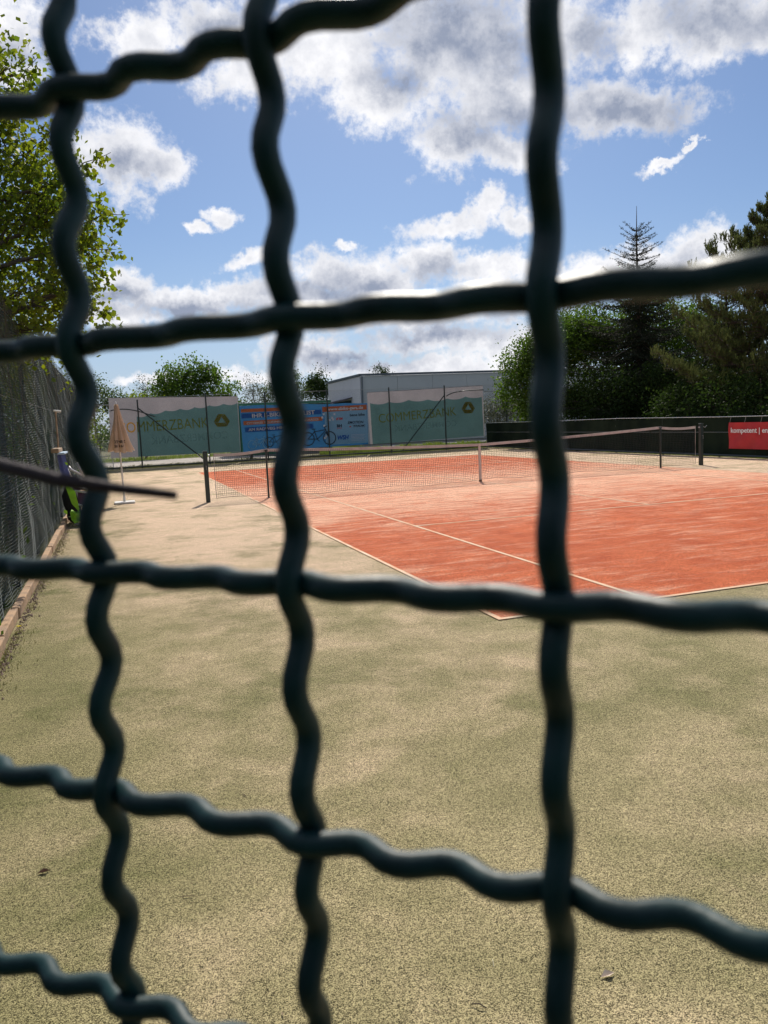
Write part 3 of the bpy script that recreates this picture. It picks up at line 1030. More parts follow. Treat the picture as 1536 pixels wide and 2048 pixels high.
grey_ban = mat('grey_banner_cloth', (.27, .25, .265), .85, col2=(.23, .215, .23), vscale=1.5, trans=.42)
teal_net = bpy.data.materials.new('teal_windscreen')
teal_net.use_nodes = True
t = NT(teal_net.node_tree)
b = t.n['Principled BSDF']
g = t.n.new('ShaderNodeTexCoord').outputs['Object']
cc = t.mix(t.ss(t.noise(g, .8, 4), .3, .7), C4((.025, .105, .105)), C4((.035, .13, .13)))
t.put(b.inputs['Base Color'], cc)
b.inputs['Roughness'].default_value = .8
tl = t.new('ShaderNodeBsdfTranslucent', cc)
tp = t.new('ShaderNodeBsdfTransparent', C4((.42, .76, .74)))
mx = t.new('ShaderNodeMixShader', .5)
t.l.new(b.outputs[0], mx.inputs[1])
t.l.new(tl.outputs[0], mx.inputs[2])
mx2 = t.new('ShaderNodeMixShader', .40)
t.l.new(tp.outputs[0], mx2.inputs[1])
t.l.new(mx.outputs[0], mx2.inputs[2])
t.l.new(mx2.outputs[0], t.n['Material Output'].inputs[0])


def ink(name, filt, col, cover):
    """print on translucent cloth: it filters what comes through the cloth and adds a little colour of its own"""
    m_ = bpy.data.materials.new(name)
    m_.use_nodes = True
    t = NT(m_.node_tree)
    b = t.n['Principled BSDF']
    b.inputs['Base Color'].default_value = C4(col)
    b.inputs['Roughness'].default_value = .8
    tp = t.new('ShaderNodeBsdfTransparent', C4(filt))
    mx = t.new('ShaderNodeMixShader', cover)
    t.l.new(tp.outputs[0], mx.inputs[1])
    t.l.new(b.outputs[0], mx.inputs[2])
    t.l.new(mx.outputs[0], t.n['Material Output'].inputs[0])
    return m_


gold_m = ink('gold_print', (1.0, .52, .03), (.95, .52, .01), .45)
ghost_m = ink('show_through_print', (.88, .90, .91), (.3, .32, .34), .03)


def ribbon_mark(cx, cz, r, y, parent):
    """closed ribbon triangle: three bands round a triangular gap"""
    mb = MB()
    out = []
    for k in range(3):
        a = math.pi / 2 + k * 2 * math.pi / 3
        for s_ in (-1, 1):
            out.append(Vector((math.cos(a + s_ * .42), 0, math.sin(a + s_ * .42) * .9)) * r)
    inn = [Vector((math.cos(math.pi / 2 + k * 2 * math.pi / 3), 0, math.sin(math.pi / 2 + k * 2 * math.pi / 3) * .9)) * r * .52 for k in range(3)]
    for k in range(3):
        a_, b_, c_ = out[2 * k], out[2 * k + 1], out[(2 * k + 2) % 6]
        p = [a_ * .98 + b_ * .02, b_, c_, inn[(k + 1) % 3], inn[k]]
        cen = sum(p, Vector()) / 5
        p = [cen + (q_ - cen) * .97 + Vector((cx, y, cz)) for q_ in p]
        n0 = len(mb.v)
        mb.v += [tuple(q_) for q_ in p] + [(q_.x, q_.y - .002, q_.z) for q_ in p]
        mb.f += [(n0 + 0, n0 + 1, n0 + 2, n0 + 3, n0 + 4), tuple(n0 + 5 + i for i in (4, 3, 2, 1, 0))] + [(n0 + i, n0 + (i + 1) % 5, n0 + 5 + (i + 1) % 5, n0 + 5 + i) for i in range(5)]
    return mb.build('emblem', gold_m, parent)


def scallop(p0, w_, d):
    return lambda x: -d * abs(math.sin((x - p0) / w_ * math.pi)) ** .7 - .02 * math.sin(x * 2.1)


# left grey banner
b1 = thing('grey_banner', 'grey and teal bank banner with gold lettering and emblem, left one behind the parasol', 'banner', (-5.6, 18.3, .45), 'grey bank banners on the far fence')
YB = 18.34
banner_sheet('banner_cloth', ((-8.42, .50), (-2.96, .46), (-2.93, 2.90), (-8.32, 3.02)), grey_ban, b1, y=YB, amp=.012)
place_text('COMMERZBANK', .64, -8.05, 1.52, YB - .045, gold_m, b1, width=3.78, bold=-.002, tilt=.022)
ribbon_mark(-3.70, 1.86, .36, YB - .045, b1)
place_text('COMMERZBANK', .46, -6.75, .98, YB - .045, ghost_m, b1, width=3.3, bold=.004, tilt=.035, mirror=True, name='show_through_lettering')
banner_sheet('teal_backing', ((-7.32, .50), (-2.98, .47), (-2.97, 2.46), (-7.25, 2.22)), teal_net, b1, y=18.265, amp=.008, top=lambda x: scallop(-7.3, .62, .09)(x) + (.16 * min(1, max(0, (x + 7.0) / 1.2))))
MB().tube([(-8.32, YB, 3.02), (-2.93, YB, 2.90)], .006, 5).build('top_cord', post_m, b1)

b3 = thing('grey_banner', 'grey and teal bank banner with gold lettering, the one in front of the hall', 'banner', (6.0, 18.3, .45), 'grey bank banners on the far fence')
banner_sheet('banner_cloth', ((3.09, .46), (8.98, .55), (8.96, 3.0), (3.04, 2.86)), grey_ban, b3, y=YB, amp=.012, seed=2)
place_text('COMMERZBANK', .60, 3.55, 1.43, YB - .045, gold_m, b3, width=3.95, bold=-.002, tilt=.048)
ribbon_mark(8.13, 1.95, .36, YB - .045, b3)
place_text('COMMERZBANK', .40, 4.3, 1.0, YB - .045, ghost_m, b3, width=3.2, bold=.004, tilt=.035, mirror=True, name='show_through_lettering')
banner_sheet('teal_backing', ((3.18, .46), (8.90, .56), (8.86, 2.50), (3.14, 2.40)), teal_net, b3, y=18.265, amp=.008, top=scallop(3.1, .98, .10), seed=1)
MB().tube([(3.04, YB, 2.86), (8.96, YB, 3.0)], .006, 5).build('top_cord', post_m, b3)

# blue e-bike banner
b2 = thing('blue_banner', 'blue e-bike dealer banner with orange stripes and bicycle pictures, middle of the far fence', 'banner', (0, 18.3, .45))
blue_ban = mat('blue_banner_cloth', (.020, .095, .22), .8, col2=(.025, .115, .25), vscale=.7, trans=.35)
banner_sheet('banner_cloth', ((-2.84, .42), (2.99, .47), (3.02, 2.40), (-2.89, 2.50)), blue_ban, b2, y=YB, amp=.012, seed=3, top=lambda x: -.03 * abs(math.sin(x * 1.6)))
YL = YB - .042
def flat_quad(name, x0, x1, z0, z1, m_, parent, y, slant=0.0, dz=.002):
    mb = MB()
    n_ = max(1, int((x1 - x0) / .2))
    for i in range(n_):
        xa, xb = x0 + (x1 - x0) * i / n_, x0 + (x1 - x0) * (i + 1) / n_
        sa, sb = slant * (xa - x0), slant * (xb - x0)
        mb.add([(xa, y, z0 + sa), (xb, y, z0 + sb), (xb, y, z1 + sb), (xa, y, z1 + sa)], [(0, 1, 2, 3)])
    return mb.build(name, m_, parent)


pale_m = mat('pale_blue_print', (.24, .46, .60), .8, trans=.35)
deep_m = mat('deep_blue_print', (.015, .10, .33), .8, trans=.35)
orange_m = mat('orange_print', (.50, .14, .05), .8, trans=.35)
wprint_m = mat('white_print', (.62, .66, .70), .8, trans=.35)
dark_m = mat('dark_print', (.015, .03, .05), .8, trans=.1)
redp_m = mat('red_print', (.50, .05, .04), .8, trans=.2)
flat_quad('pale_field', .95, 2.97, .55, 2.28, pale_m, b2, YL)
flat_quad('blue_stripe', -2.83, .80, 1.92, 2.12, deep_m, b2, YL + .008, .012)
flat_quad('orange_stripe', -2.84, -.9, 2.18, 2.33, orange_m, b2, YL, .0)
flat_quad('orange_stripe', .86, 2.98, 2.05, 2.28, orange_m, b2, YL - .006, .012)
flat_quad('orange_stripe', -2.76, .84, 1.62, 1.80, orange_m, b2, YL, .012)
flat_quad('blue_stripe', -2.7, .4, 1.30, 1.52, deep_m, b2, YL + .008, .01)
TY = YL - .012
place_text('IHR E-BIKE SPEZIALIST', .25, -2.36, 1.93, TY, wprint_m, b2, width=2.86, bold=.006, tilt=.015)
place_text('CITYBIKES TOURENRÄDER MOUNTAINRÄDER', .12, -2.62, 1.655, TY, wprint_m, b2, width=3.3, bold=.002, tilt=.012)
place_text('AM RADWEG HINTERM', .17, -2.56, 1.35, TY, wprint_m, b2, width=2.1, bold=.004, tilt=.02)
place_text('www.ebike-gera.de', .2, 1.08, 2.10, TY - .004, wprint_m, b2, width=1.72, bold=.006, tilt=.012)
place_text('bene bike', .17, 2.15, 1.80, TY, dark_m, b2, width=.72, bold=.004, tilt=.012)
place_text('KTM', .14, 1.48, 1.66, TY, redp_m, b2, width=.33, bold=.008, shear=.3)
place_text('EMOTION', .17, 2.02, 1.46, TY, dark_m, b2, width=.78, bold=.003, shear=.35)
place_text('THOK', .13, 2.28, 1.30, TY, dark_m, b2, width=.6, bold=.005, shear=.3)
MB().box(2.10, 2.18, TY - .001, TY, 1.30, 1.35).build('red_dot', redp_m, b2)
place_text('BH', .18, 1.50, 1.33, TY, dark_m, b2, width=.24, bold=.008)
MB().box(1.50, 1.74, TY - .001, TY, 1.27, 1.295).build('red_underline', redp_m, b2)
place_text('WSH', .27, 1.50, .76, TY, mat('logo_blue', (.01, .10, .40), .8, trans=.2), b2, width=.55, bold=.012, shear=.2)
mb = MB()
for k in range(5):
    mb.box(2.16, 2.85 - .08 * (k % 2), TY - .001, TY, .68 + k * .065, .692 + k * .065)
for k in range(9):
    rr_ = random.Random(k)
    xx, zz = rr_.uniform(.7, 1.4), rr_.uniform(.7, 1.95)
    mb.box(xx, xx + .09, TY - .0005, TY, zz, zz + .09)
mb.build('small_print', wprint_m, b2)


def bike_print(cx, cz, s, m_, parent, y, flip=1):
    mb = MB()
    def ring(x, z, r, w_):
        k_ = 28
        vs_ = []
        for i in range(k_):
            a = 2 * math.pi * i / k_
            for rr in (r, r - w_):
                vs_.append((x + rr * math.cos(a), y, z + rr * math.sin(a)))
        mb.add(vs_, [(2 * i, 2 * i + 1, (2 * i + 3) % (2 * k_), (2 * i + 2) % (2 * k_)) for i in range(k_)])
    def bar(a, b_, w_):
        a, b_ = Vector((a[0] * flip, a[1])) * s, Vector((b_[0] * flip, b_[1])) * s
        d = (b_ - a).normalized() * w_
        nx, nz = -d.y, d.x
        mb.add([(cx + a.x + nx, y - .001, cz + a.y + nz), (cx + a.x - nx, y - .001, cz + a.y - nz), (cx + b_.x - nx, y - .001, cz + b_.y - nz), (cx + b_.x + nx, y - .001, cz + b_.y + nz)], [(0, 1, 2, 3)])
    R = .34 * s
    ring(cx - .55 * s * flip, cz, R, .05 * s)
    ring(cx + .55 * s * flip, cz, R, .05 * s)
    w_ = .022 * s
    for a, b_ in (((-.55, 0), (-.08, -.03)), ((-.08, -.03), (-.22, .42)), ((-.55, 0), (-.2, .34)), ((-.2, .34), (.36, .42)), ((-.08, -.03), (.36, .36)), ((.33, .52), (.55, 0)), ((-.34, .47), (-.14, .47)), ((.30, .54), (.44, .60)), ((.36, .30), (.55, 0)), ((-.08, -.03), (.02, -.14))):
        bar(a, b_, w_)
    return mb.build('bicycle_picture', m_, parent)


bike_print(-2.10, .74, .60, mat('bike_print_pale', (.25, .42, .50), .8, trans=.35), b2, TY, 1)
bike_print(-1.30, .82, .66, dark_m, b2, TY, 1)
bike_print(.62, .86, .92, dark_m, b2, TY - .003, 1)

# right-hand low fence with dark windscreen and the red banner
rf = thing('low_fence', 'low fence with near-black windscreen and thin top rail along the right side', 'fence', (8.8, 5, 0))
for y in (-8, -5.5, -3, -.4, 2.1, 4.7, 7.3, 9.9, 12.5, 15.1, 17.8):
    fence_post(8.86, y, 1.24, rf, .025)
MB().tube([(8.80, -8, 1.19), (8.80, 2, 1.20), (8.80, 7, 1.235), (8.80, 12, 1.20), (8.80, 17.8, 1.19)], .010, 6).build('top_rail', mat('bare_rail', (.55, .57, .58), .35, metal=.5), rf)
MB().tube([(8.80, -8, .75), (8.80, 17.8, .75)], .004, 6).build('tension_wire', rail_m, rf)
MB().tube([(8.80, -8, .07), (8.80, 17.8, .07)], .03, 6).build('bottom_rail', post_m, rf)
v_, f_ = chainlink((8.84, -8, 0), (8.84, 17.8, 0), .03, 1.2)
obj('chain_mesh', v_, f_, chain_m, rf, kind='stuff')
scr = mat('black_green_screen', (.005, .011, .007), .9, spec=.1, col2=(.014, .024, .014), vscale=1.2)
vs, fs = [], []
for i in range(261):
    y = -8 + 25.8 * i / 260
    for j in range(7):
        z = .04 + 1.13 * j / 6
        vs.append((8.825 + .012 * math.sin(y * 5 + z * 3), y, z))
fs = [(i * 7 + j, i * 7 + j + 1, (i + 1) * 7 + j + 1, (i + 1) * 7 + j) for i in range(260) for j in range(6)]
obj('windscreen', vs, fs, scr, rf, smooth=True)

rb = thing('red_banner', 'red banner with white lettering hung on the low fence at the right', 'banner', (8.77, .6, .27))
red_m = mat('red_banner_cloth', (.52, .022, .028), .55, col2=(.42, .018, .022), vscale=3, trans=.12, bump=.3, bscale=6)
vs, fs = [], []
for i in range(61):
    y = 1.61 - 2.4 * i / 60
    for j in range(13):
        z = .275 + .755 * j / 12
        vs.append((8.765 + .010 * math.sin(y * 6 + z * 9) + .008 * math.sin(y * 13 - z * 5), y, z))
fs = [(i * 13 + j, (i + 1) * 13 + j, (i + 1) * 13 + j + 1, i * 13 + j + 1) for i in range(60) for j in range(12)]
obj('banner_cloth', vs, fs, red_m, rb, smooth=True)
v_, f_ = text_mesh('kompetent | eng', .20, .001, .004, width=1.50)
obj('lettering', [(8.738 - p.z, 1.50 - p.x, .74 + p.y) for p in v_], f_, mat('white_lettering', (.75, .72, .72), .7), rb)
for y, z in ((1.58, 1.04), (1.0, 1.05), (.4, 1.05), (-.2, 1.05)):
    MB().tube([(8.77, y, z - .02), (8.79, y - .03, 1.19)], .004, 4).build('cord', rail_m, rb)

# ------------------------------------------------------------------ hall and other things beyond the far fence
wall_m = mat('lit_end_cladding', (.52, .53, .58), .6, col2=(.48, .49, .54), vscale=.5)  # end wall paler: the light on it is put into the colour
side_m = mat('grey_blue_cladding', (.44, .47, .47), .6, col2=(.40, .43, .43), vscale=.4)
roof_m = mat('dark_roof_edge', (.08, .10, .12), .5)
hall = thing('hall', 'long pale metal-clad hall with a dark flat roof edge behind the right bank banner', 'building', (14, 36, 0))
HA, HB, HC = Vector((5.3, 33.0, 0)), Vector((8.1, 36.0, 0)), Vector((30, 34.6, 0))
# corners in plan: A (far left), B (front corner), C (right end), D (behind)
A_, B2, C_ = Vector((6.3, 37.5, 0)), Vector((7.35, 33.2, 0)), Vector((30.0, 33.2, 0))
D_ = Vector((29, 50, 0))
H1, H2 = 4.40, 4.52


def wall_panels(p, q_, h0, h1, n_, name, m_):
    d = (q_ - p)
    L = d.length
    d.normalize()
    nrm = Vector((d.y, -d.x, 0))
    for i in range(n_):
        a_ = p + d * (L * i / n_ + .008)
        c_ = p + d * (L * (i + 1) / n_ - .008)
        ha = h0 + (h1 - h0) * i / n_
        hb = h0 + (h1 - h0) * (i + 1) / n_
        t_ = nrm * .06
        vs_ = [a_, c_, c_ + Vector((0, 0, hb)), a_ + Vector((0, 0, ha))]
        vs_ = vs_ + [v + t_ for v in vs_]
        obj(name, vs_, [(3, 2, 1, 0), (4, 5, 6, 7), (0, 1, 5, 4), (1, 2, 6, 5), (2, 3, 7, 6), (3, 0, 4, 7)], m_, hall)


mb = MB()
pts = [A_, B2, C_, D_]
cen = sum(pts, Vector()) / 4
ins = [p + (cen - p).normalized() * .12 for p in pts]
mb.add([(*p.xy, -.03) for p in ins] + [(*p.xy, 4.3) for p in ins], [(0, 1, 5, 4), (1, 2, 6, 5), (2, 3, 7, 6), (3, 0, 4, 7), (4, 5, 6, 7)])
mb.build('wall', side_m, hall)
wall_panels(A_, B2, 4.22, 4.46, 4, 'wall_panel', wall_m)
wall_panels(B2, C_, 4.46, 4.44, 9, 'wall_panel', side_m)
d1, d2 = (B2 - A_).normalized(), (C_ - B2).normalized()
mb = MB()
for p, q_, ha, hb in ((A_, B2, 4.24, 4.48), (B2, C_, 4.48, 4.46)):
    d = (q_ - p).normalized()
    nn = Vector((d.y, -d.x, 0)) * .16
    e_ = d * .1
    vs_ = [p - e_ - nn * .8, q_ + e_ * .4 - nn * .8, q_ + e_ * .4 + nn, p - e_ + nn]
    mb.add([v + Vector((0, 0, (ha, hb, hb, ha)[i])) for i, v in enumerate(vs_)] + [v + Vector((0, 0, (ha, hb, hb, ha)[i] + .13)) for i, v in enumerate(vs_)], [(3, 2, 1, 0), (4, 5, 6, 7), (0, 1, 5, 4), (1, 2, 6, 5), (2, 3, 7, 6), (3, 0, 4, 7)])
mb.build('roof_edge', roof_m, hall)
mb = MB().add([(*p.xy, 4.44) for p in ins], [(0, 1, 2, 3)])
mb.build('roof', mat('roof_sheet', (.25, .26, .28), .6), hall)
nrm = Vector((d1.y, -d1.x, 0))
a_, c_ = A_ + d1 * .7 + nrm * .075, A_ + d1 * 3.2 + nrm * .075
wv = [a_ + Vector((0, 0, 1.2)), c_ + Vector((0, 0, 1.2)), c_ + Vector((0, 0, 2.95)), a_ + Vector((0, 0, 2.85))]
obj('window', wv + [v + nrm * .03 for v in wv], [(4, 5, 6, 7), (0, 1, 5, 4), (1, 2, 6, 5), (2, 3, 7, 6), (3, 0, 4, 7)], mat('dark_window', (.02, .025, .03), .15), hall)
aw = [a_ + Vector((0, 0, 2.98)) - d1 * .1, c_ + Vector((0, 0, 3.16)) + d1 * .1, c_ + nrm * .55 + Vector((0, 0, 3.0)) + d1 * .1, a_ + nrm * .55 + Vector((0, 0, 2.82)) - d1 * .1]
obj('awning', aw + [v - Vector((0, 0, .06)) for v in aw], [(0, 1, 2, 3), (7, 6, 5, 4), (0, 4, 5, 1), (1, 5, 6, 2), (2, 6, 7, 3), (3, 7, 4, 0)], mat('dark_awning', (.05, .04, .05), .7), hall)
MB().tube([(*(B2 + nrm * .1 + d2 * 0 + Vector((.05, -.14, 0))).xy, 0), (*(B2 + Vector((.05, -.14, 0))).xy, 4.45)], .05, 8).build('downpipe', roof_m, hall)

ct = thing('container', 'green shipping container with a red-brown end showing above the blue banner', 'container', (2.2, 26.2, 0))
gm = mat('container_green', (.03, .17, .09), .55, var=.3, vscale=2)
brm = mat('container_brown', (.10, .045, .035), .6)
for k in range(22):
    x0 = -2.0 + k * .24
    MB().box(x0, x0 + .13, 25.97, 26.02, .15, 2.62).build('rib', gm if x0 < 2.55 else (brm if x0 < 2.95 else gm), ct)
MB().box(-2.05, 3.28, 26.03, 28.4, .1, 2.66).build('body', gm, ct)
MB().box(-2.1, 3.33, 25.95, 26.021, 2.663, 2.78).build('top_rail', gm, ct)
MB().box(-2.1, 3.33, 25.95, 28.45, 2.783, 2.80).build('roof', mat('dusty_roof', (.4, .42, .40), .7), ct)
MB().box(-2.1, 3.33, 25.95, 26.02, .0, .14).build('bottom_rail', gm, ct)

bn_ = thing('bench', 'dark low bench on the pale paving, seen under the blue banner', 'bench', (-1.6, 20.2, 0))
dkw = mat('dark_stained_wood', (.025, .02, .018), .7)
for k in range(3):
    MB().bbox(-2.4, -.75, 20.0 + k * .14, 20.12 + k * .14, .33, .37, .006).build('seat_plank', dkw, bn_)
for x in (-2.2, -.95):
    MB().bbox(x - .04, x + .04, 20.02, 20.38, -.03, .328, .006).build('leg', dkw, bn_)

wg = thing('mesh_barrier', 'pale grey welded wire barrier standing behind the left end of the far fence', 'barrier', (-9.0, 18.9, 0))
pg = mat('pale_zinc_wire', (.50, .52, .52), .45, metal=.3)
mb = MB()
for k in range(26):
    x = -9.75 + k * .055
    mb.tube([(x, 18.9, .08), (x, 18.9, 1.12)], .0045, 4, False)
for k in range(14):
    z = .10 + k * .077
    mb.tube([(-9.75, 18.895, z), (-8.37, 18.895, z)], .0045, 4, False)
mb.build('wire_grid', pg, wg)
MB().tube([(-9.78, 18.9, -.03), (-9.78, 18.9, 1.14), (-8.35, 18.9, 1.14), (-8.35, 18.9, -.03)], .016, 8).build('frame', pg, wg)
MB().tube([(-9.6, 18.62, .05), (-8.9, 18.6, .03), (-8.2, 18.56, .02), (-7.75, 18.55, .02)], .05, 10).build('plastic_pipe', white_m, label='white plastic pipe lying on the grass behind the left end of the far fence', cat='pipe', smooth=True)

# ------------------------------------------------------------------ foliage
def leaves(cent, n_per, spread, size, aspect=.62, up=.3, rng=RNG, flat=1.0, droop=0.0):
    """leaf-shaped rhombi scattered round centres -> verts, quads"""
    cent = np.asarray(cent, float)
    c = np.repeat(cent, n_per, axis=0)
    N = len(c)
    sp_ = np.repeat(np.asarray(spread, float) * np.ones(len(cent)), n_per)[:, None]
    off = rng.normal(size=(N, 3)) * sp_ * np.array([1, 1, flat])
    p = c + off
    a = rng.normal(size=(N, 3))
    a[:, 2] -= droop
    a /= np.linalg.norm(a, axis=1)[:, None]
    b = rng.normal(size=(N, 3))
    b[:, 2] *= (1 - up)
    b -= (b * a).sum(1)[:, None] * a
    b /= np.linalg.norm(b, axis=1)[:, None]
    s = (size * rng.uniform(.6, 1.25, N))[:, None]
    v = np.stack([p - a * s * .5, p + b * s * .5 * aspect + a * s * -.08, p + a * s * .5, p - b * s * .5 * aspect + a * s * -.08], 1)
    return v.reshape(-1, 3), np.arange(N * 4).reshape(-1, 4)


def limb(mb, p, q_, r0, r1, k=5, wob=.12, n=6):
    p, q_ = Vector(p), Vector(q_)
    L = (q_ - p).length
    pts_ = []
    for i in range(k + 1):
        t_ = i / k
        w_ = Vector((random.uniform(-1, 1), random.uniform(-1, 1), random.uniform(-.4, .7))) * wob * L * math.sin(math.pi * t_) * .6
        pts_.append(p.lerp(q_, t_) + w_ + Vector((0, 0, .06 * L * math.sin(math.pi * t_))))
    mb.tube(pts_, [r0 + (r1 - r0) * i / k for i in range(k + 1)], n, False)
    return pts_


def broadleaf(name, label, base, H, lobes, leaf, n_clu, n_leaf, spread, lm, bm_, group=None, tr=.12, cat='tree', shell=.55, aspect=.7, droop=.2):
    """lobes: (dx, dy, z, r, rz). A trunk, limbs to each lobe, twigs to leaf clusters."""
    t_ = thing(name, label, cat, base, group)
    B = Vector(base)
    mb = MB()
    top = B + Vector((random.uniform(-.2, .2), random.uniform(-.2, .2), H * .8))
    tp_ = limb(mb, B - Vector((0, 0, .1)), top, tr, tr * .25, 8, .03, 8)
    cents = []
    tot = sum(l[3] ** 2 for l in lobes)
    for dx, dy, z, r, rz in lobes:
        c_ = B + Vector((dx, dy, z))
        k = min(range(len(tp_)), key=lambda i: abs(tp_[i].z - (z - .5 * rz)))
        lp = limb(mb, tp_[max(1, k)], c_, tr * .38, tr * .12, 5, .1)
        for _ in range(max(3, int(n_clu * r * r / tot))):
            d = Vector((random.gauss(0, 1), random.gauss(0, 1), random.gauss(0, 1))).normalized()
            f = random.uniform(shell, 1.0)
            q_ = c_ + Vector((d.x * r * f, d.y * r * f, d.z * rz * f))
            cents.append(q_)
            if random.random() < .5:
                limb(mb, lp[random.randint(2, 5)], q_, tr * .07, tr * .02, 3, .12, 4)
    mb.build('trunk', bm_, t_, smooth=True)
    v_, f_ = leaves([tuple(c) for c in cents], n_leaf, [spread * random.uniform(.6, 1.3) for _ in cents], leaf, aspect=aspect, droop=droop)
    obj('crown', v_, f_, lm, t_)
    return t_


bark = mat('grey_brown_bark', (.10, .075, .055), .9, bump=.8, bscale=14, col2=(.05, .04, .03), vscale=5)
birchb = mat('pale_bark', (.35, .32, .28), .8, col2=(.12, .10, .09), vscale=6, bump=.5, bscale=18)
lf_lime = mat('lime_tree_leaves', (.062, .115, .012), .5, spec=.25, col2=(.135, .155, .016), island=True, vscale=.8, trans=.55, transc=(2.0, 1.9, .9))
lf_green = mat('mid_green_leaves', (.042, .082, .016), .55, spec=.2, col2=(.085, .135, .020), island=True, vscale=.5, trans=.45, transc=(1.9, 2.0, 1.0))
lf_dark = mat('dark_green_leaves', (.020, .040, .012), .7, spec=.1, col2=(.040, .064, .016), island=True, vscale=.5, trans=.32, transc=(1.7, 1.8, 1.0))  # shade under the dense right-hand trees is put into this dark green
lf_far = mat('far_tree_leaves', (.050, .085, .026), .6, col2=(.10, .125, .045), island=True, vscale=.3, trans=.4, transc=(1.5, 1.6, 1.1))
lf_pale = mat('grey_green_leaves', (.11, .13, .08), .6, col2=(.15, .16, .10), island=True, vscale=.3, trans=.35)
nd_spruce = mat('spruce_needles', (.014, .022, .013), .7, spec=.2, col2=(.030, .040, .018), island=True, vscale=.6, trans=.15)
nd_pine = mat('pine_needles', (.070, .098, .030), .6, spec=.2, col2=(.15, .17, .052), island=True, vscale=.6, trans=.38)

# the tree hanging over the left fence, with loose sprays reaching into the court
tL = thing('linden_tree', 'leafy yellow-green tree leaning over the left fence, sprays hanging into the court', 'tree', (-10.5, -5.6, 0))
B = Vector((-10.5, -5.6, 0))
mb = MB()
tp_ = limb(mb, B - Vector((0, 0, .1)), B + Vector((.3, .4, 6.6)), .15, .03, 9, .03, 9)
cents, spr = [], []
lobesL = [(1.04, 0.22, 3.42, 1.0, 0.85), (1.74, -0.55, 3.36, 0.5, 0.42), (1.06, 0.33, 4.42, 1.0, 0.85), (1.7, -0.42, 4.32, 0.55, 0.47), (1.26, 0.38, 5.34, 0.7, 0.59), (1.73, -0.38, 4.76, 0.42, 0.36), (0.82, 0.62, 6.1, 0.8, 0.68), (1.43, -0.1, 6.18, 0.3, 0.26), (1.44, -0.5, 2.96, 0.45, 0.38), (-0.11, 0.69, 4.14, 1.3, 1.1), (0.01, 0.83, 5.6, 1.2, 1.02), (1.88, -0.53, 3.93, 0.4, 0.34), (0.95, 0.11, 6.65, 0.5, 0.42)]
for dx, dy, z, r, rz in lobesL:
    c_ = B + Vector((dx, dy, z))
    k = min(range(len(tp_)), key=lambda i: abs(tp_[i].z - (z - .7)))
    lp = limb(mb, tp_[k], c_, .05, .015, 5, .1)
    for _ in range(int(150 * r * r)):
        d = Vector((random.gauss(0, 1), random.gauss(0, 1), random.gauss(0, 1))).normalized()
        f = random.uniform(.35, 1.0)
        q_ = c_ + Vector((d.x * r * f, d.y * r * f, d.z * rz * f))
        cents.append(tuple(q_))
        spr.append(random.uniform(.12, .24))
        if random.random() < .4:
            limb(mb, lp[random.randint(2, 5)], q_, .010, .003, 3, .12, 4)
# sprays: (end point, start point)
SPR = [((-7.98, -6.85, 4.93), (-9.03, -5.6, 4.54), 2), ((-8.12, -6.66, 4.42), (-8.94, -5.44, 4.32), 2), ((-7.83, -6.99, 4.18), (-8.68, -5.76, 4.2), 2), ((-8.01, -6.88, 3.79), (-8.85, -5.65, 3.77), 2), ((-8.13, -6.65, 3.56), (-8.93, -5.42, 3.68), 2), ((-8.12, -6.83, 2.96), (-8.82, -5.6, 3.38), 2), ((-8.73, -6.24, 6.2), (-9.63, -5.1, 5.23), 2), ((-8.87, -6.02, 5.83), (-9.78, -4.83, 5.3), 2), ((-8.37, -6.01, 5.57), (-9.37, -4.78, 5.14), 2), ((-8.25, -6.33, 3.27), (-8.98, -5.11, 3.46), 2), ((-8.25, -6.46, 3.99), (-9.11, -5.22, 3.98), 2)]
for e_, s_, nn in SPR:
    pts_ = limb(mb, s_, e_, .014, .003, 7, .06, 5)
    for i in range(1, len(pts_)):
        for _ in range(nn):
            t_ = random.random()
            q_ = pts_[i - 1].lerp(pts_[i], t_) + Vector((random.uniform(-.1, .1), random.uniform(-.12, .12), random.uniform(-.16, .06)))
            cents.append(tuple(q_))
            spr.append(.055)
mb.build('trunk', bark, tL, smooth=True)
v_, f_ = leaves(cents, 15, spr, .080, aspect=.80, droop=.7)
obj('crown', v_, f_, lf_lime, tL)

gL = 'young trees behind the left netting fence'
broadleaf('linden_tree', 'lower yellow-green tree further along behind the left netting fence', (-10.9, .5, 0), 4.8, [(0.3, 0, 3.1, 1.0, .9), (.5, 1.4, 2.9, .9, .7), (.4, -1.3, 3.2, .9, .7), (0, .3, 4.0, .7, .6)], .08, 240, 34, .2, lf_lime, bark, gL, .08)
broadleaf('linden_tree', 'small green tree behind the far end of the left netting fence', (-10.6, 8.5, 0), 4.2, [(0.2, 0, 2.9, 1.1, .8), (.3, 2.2, 2.7, 1.0, .6), (.2, -2, 2.8, 1.0, .6)], .09, 160, 34, .24, lf_lime, bark, gL, .08)
# hedge behind the left netting
cents = []
for _ in range(900):
    cents.append((random.uniform(-11.2, -9.75), random.uniform(-16, 18), abs(random.gauss(0, 1)) * .85 + .1))
cents = [(x, y, min(z, 2.6)) for x, y, z in cents]
v_, f_ = leaves(cents, 55, .26, .085)
hd = thing('hedge', 'dense green hedge seen through the shade netting of the left fence', 'hedge', (-10.4, 0, 0))
obj('foliage', v_, f_, lf_green, hd, kind='stuff')
mb = MB()
for k in range(34):
    y = -15.5 + k
    limb(mb, (-10.4, y, -.05), (-10.4 + random.uniform(-.3, .3), y + random.uniform(-.3, .3), 2.0), .03, .01, 4, .08, 5)
mb.build('stems', bark, hd, kind='stuff')
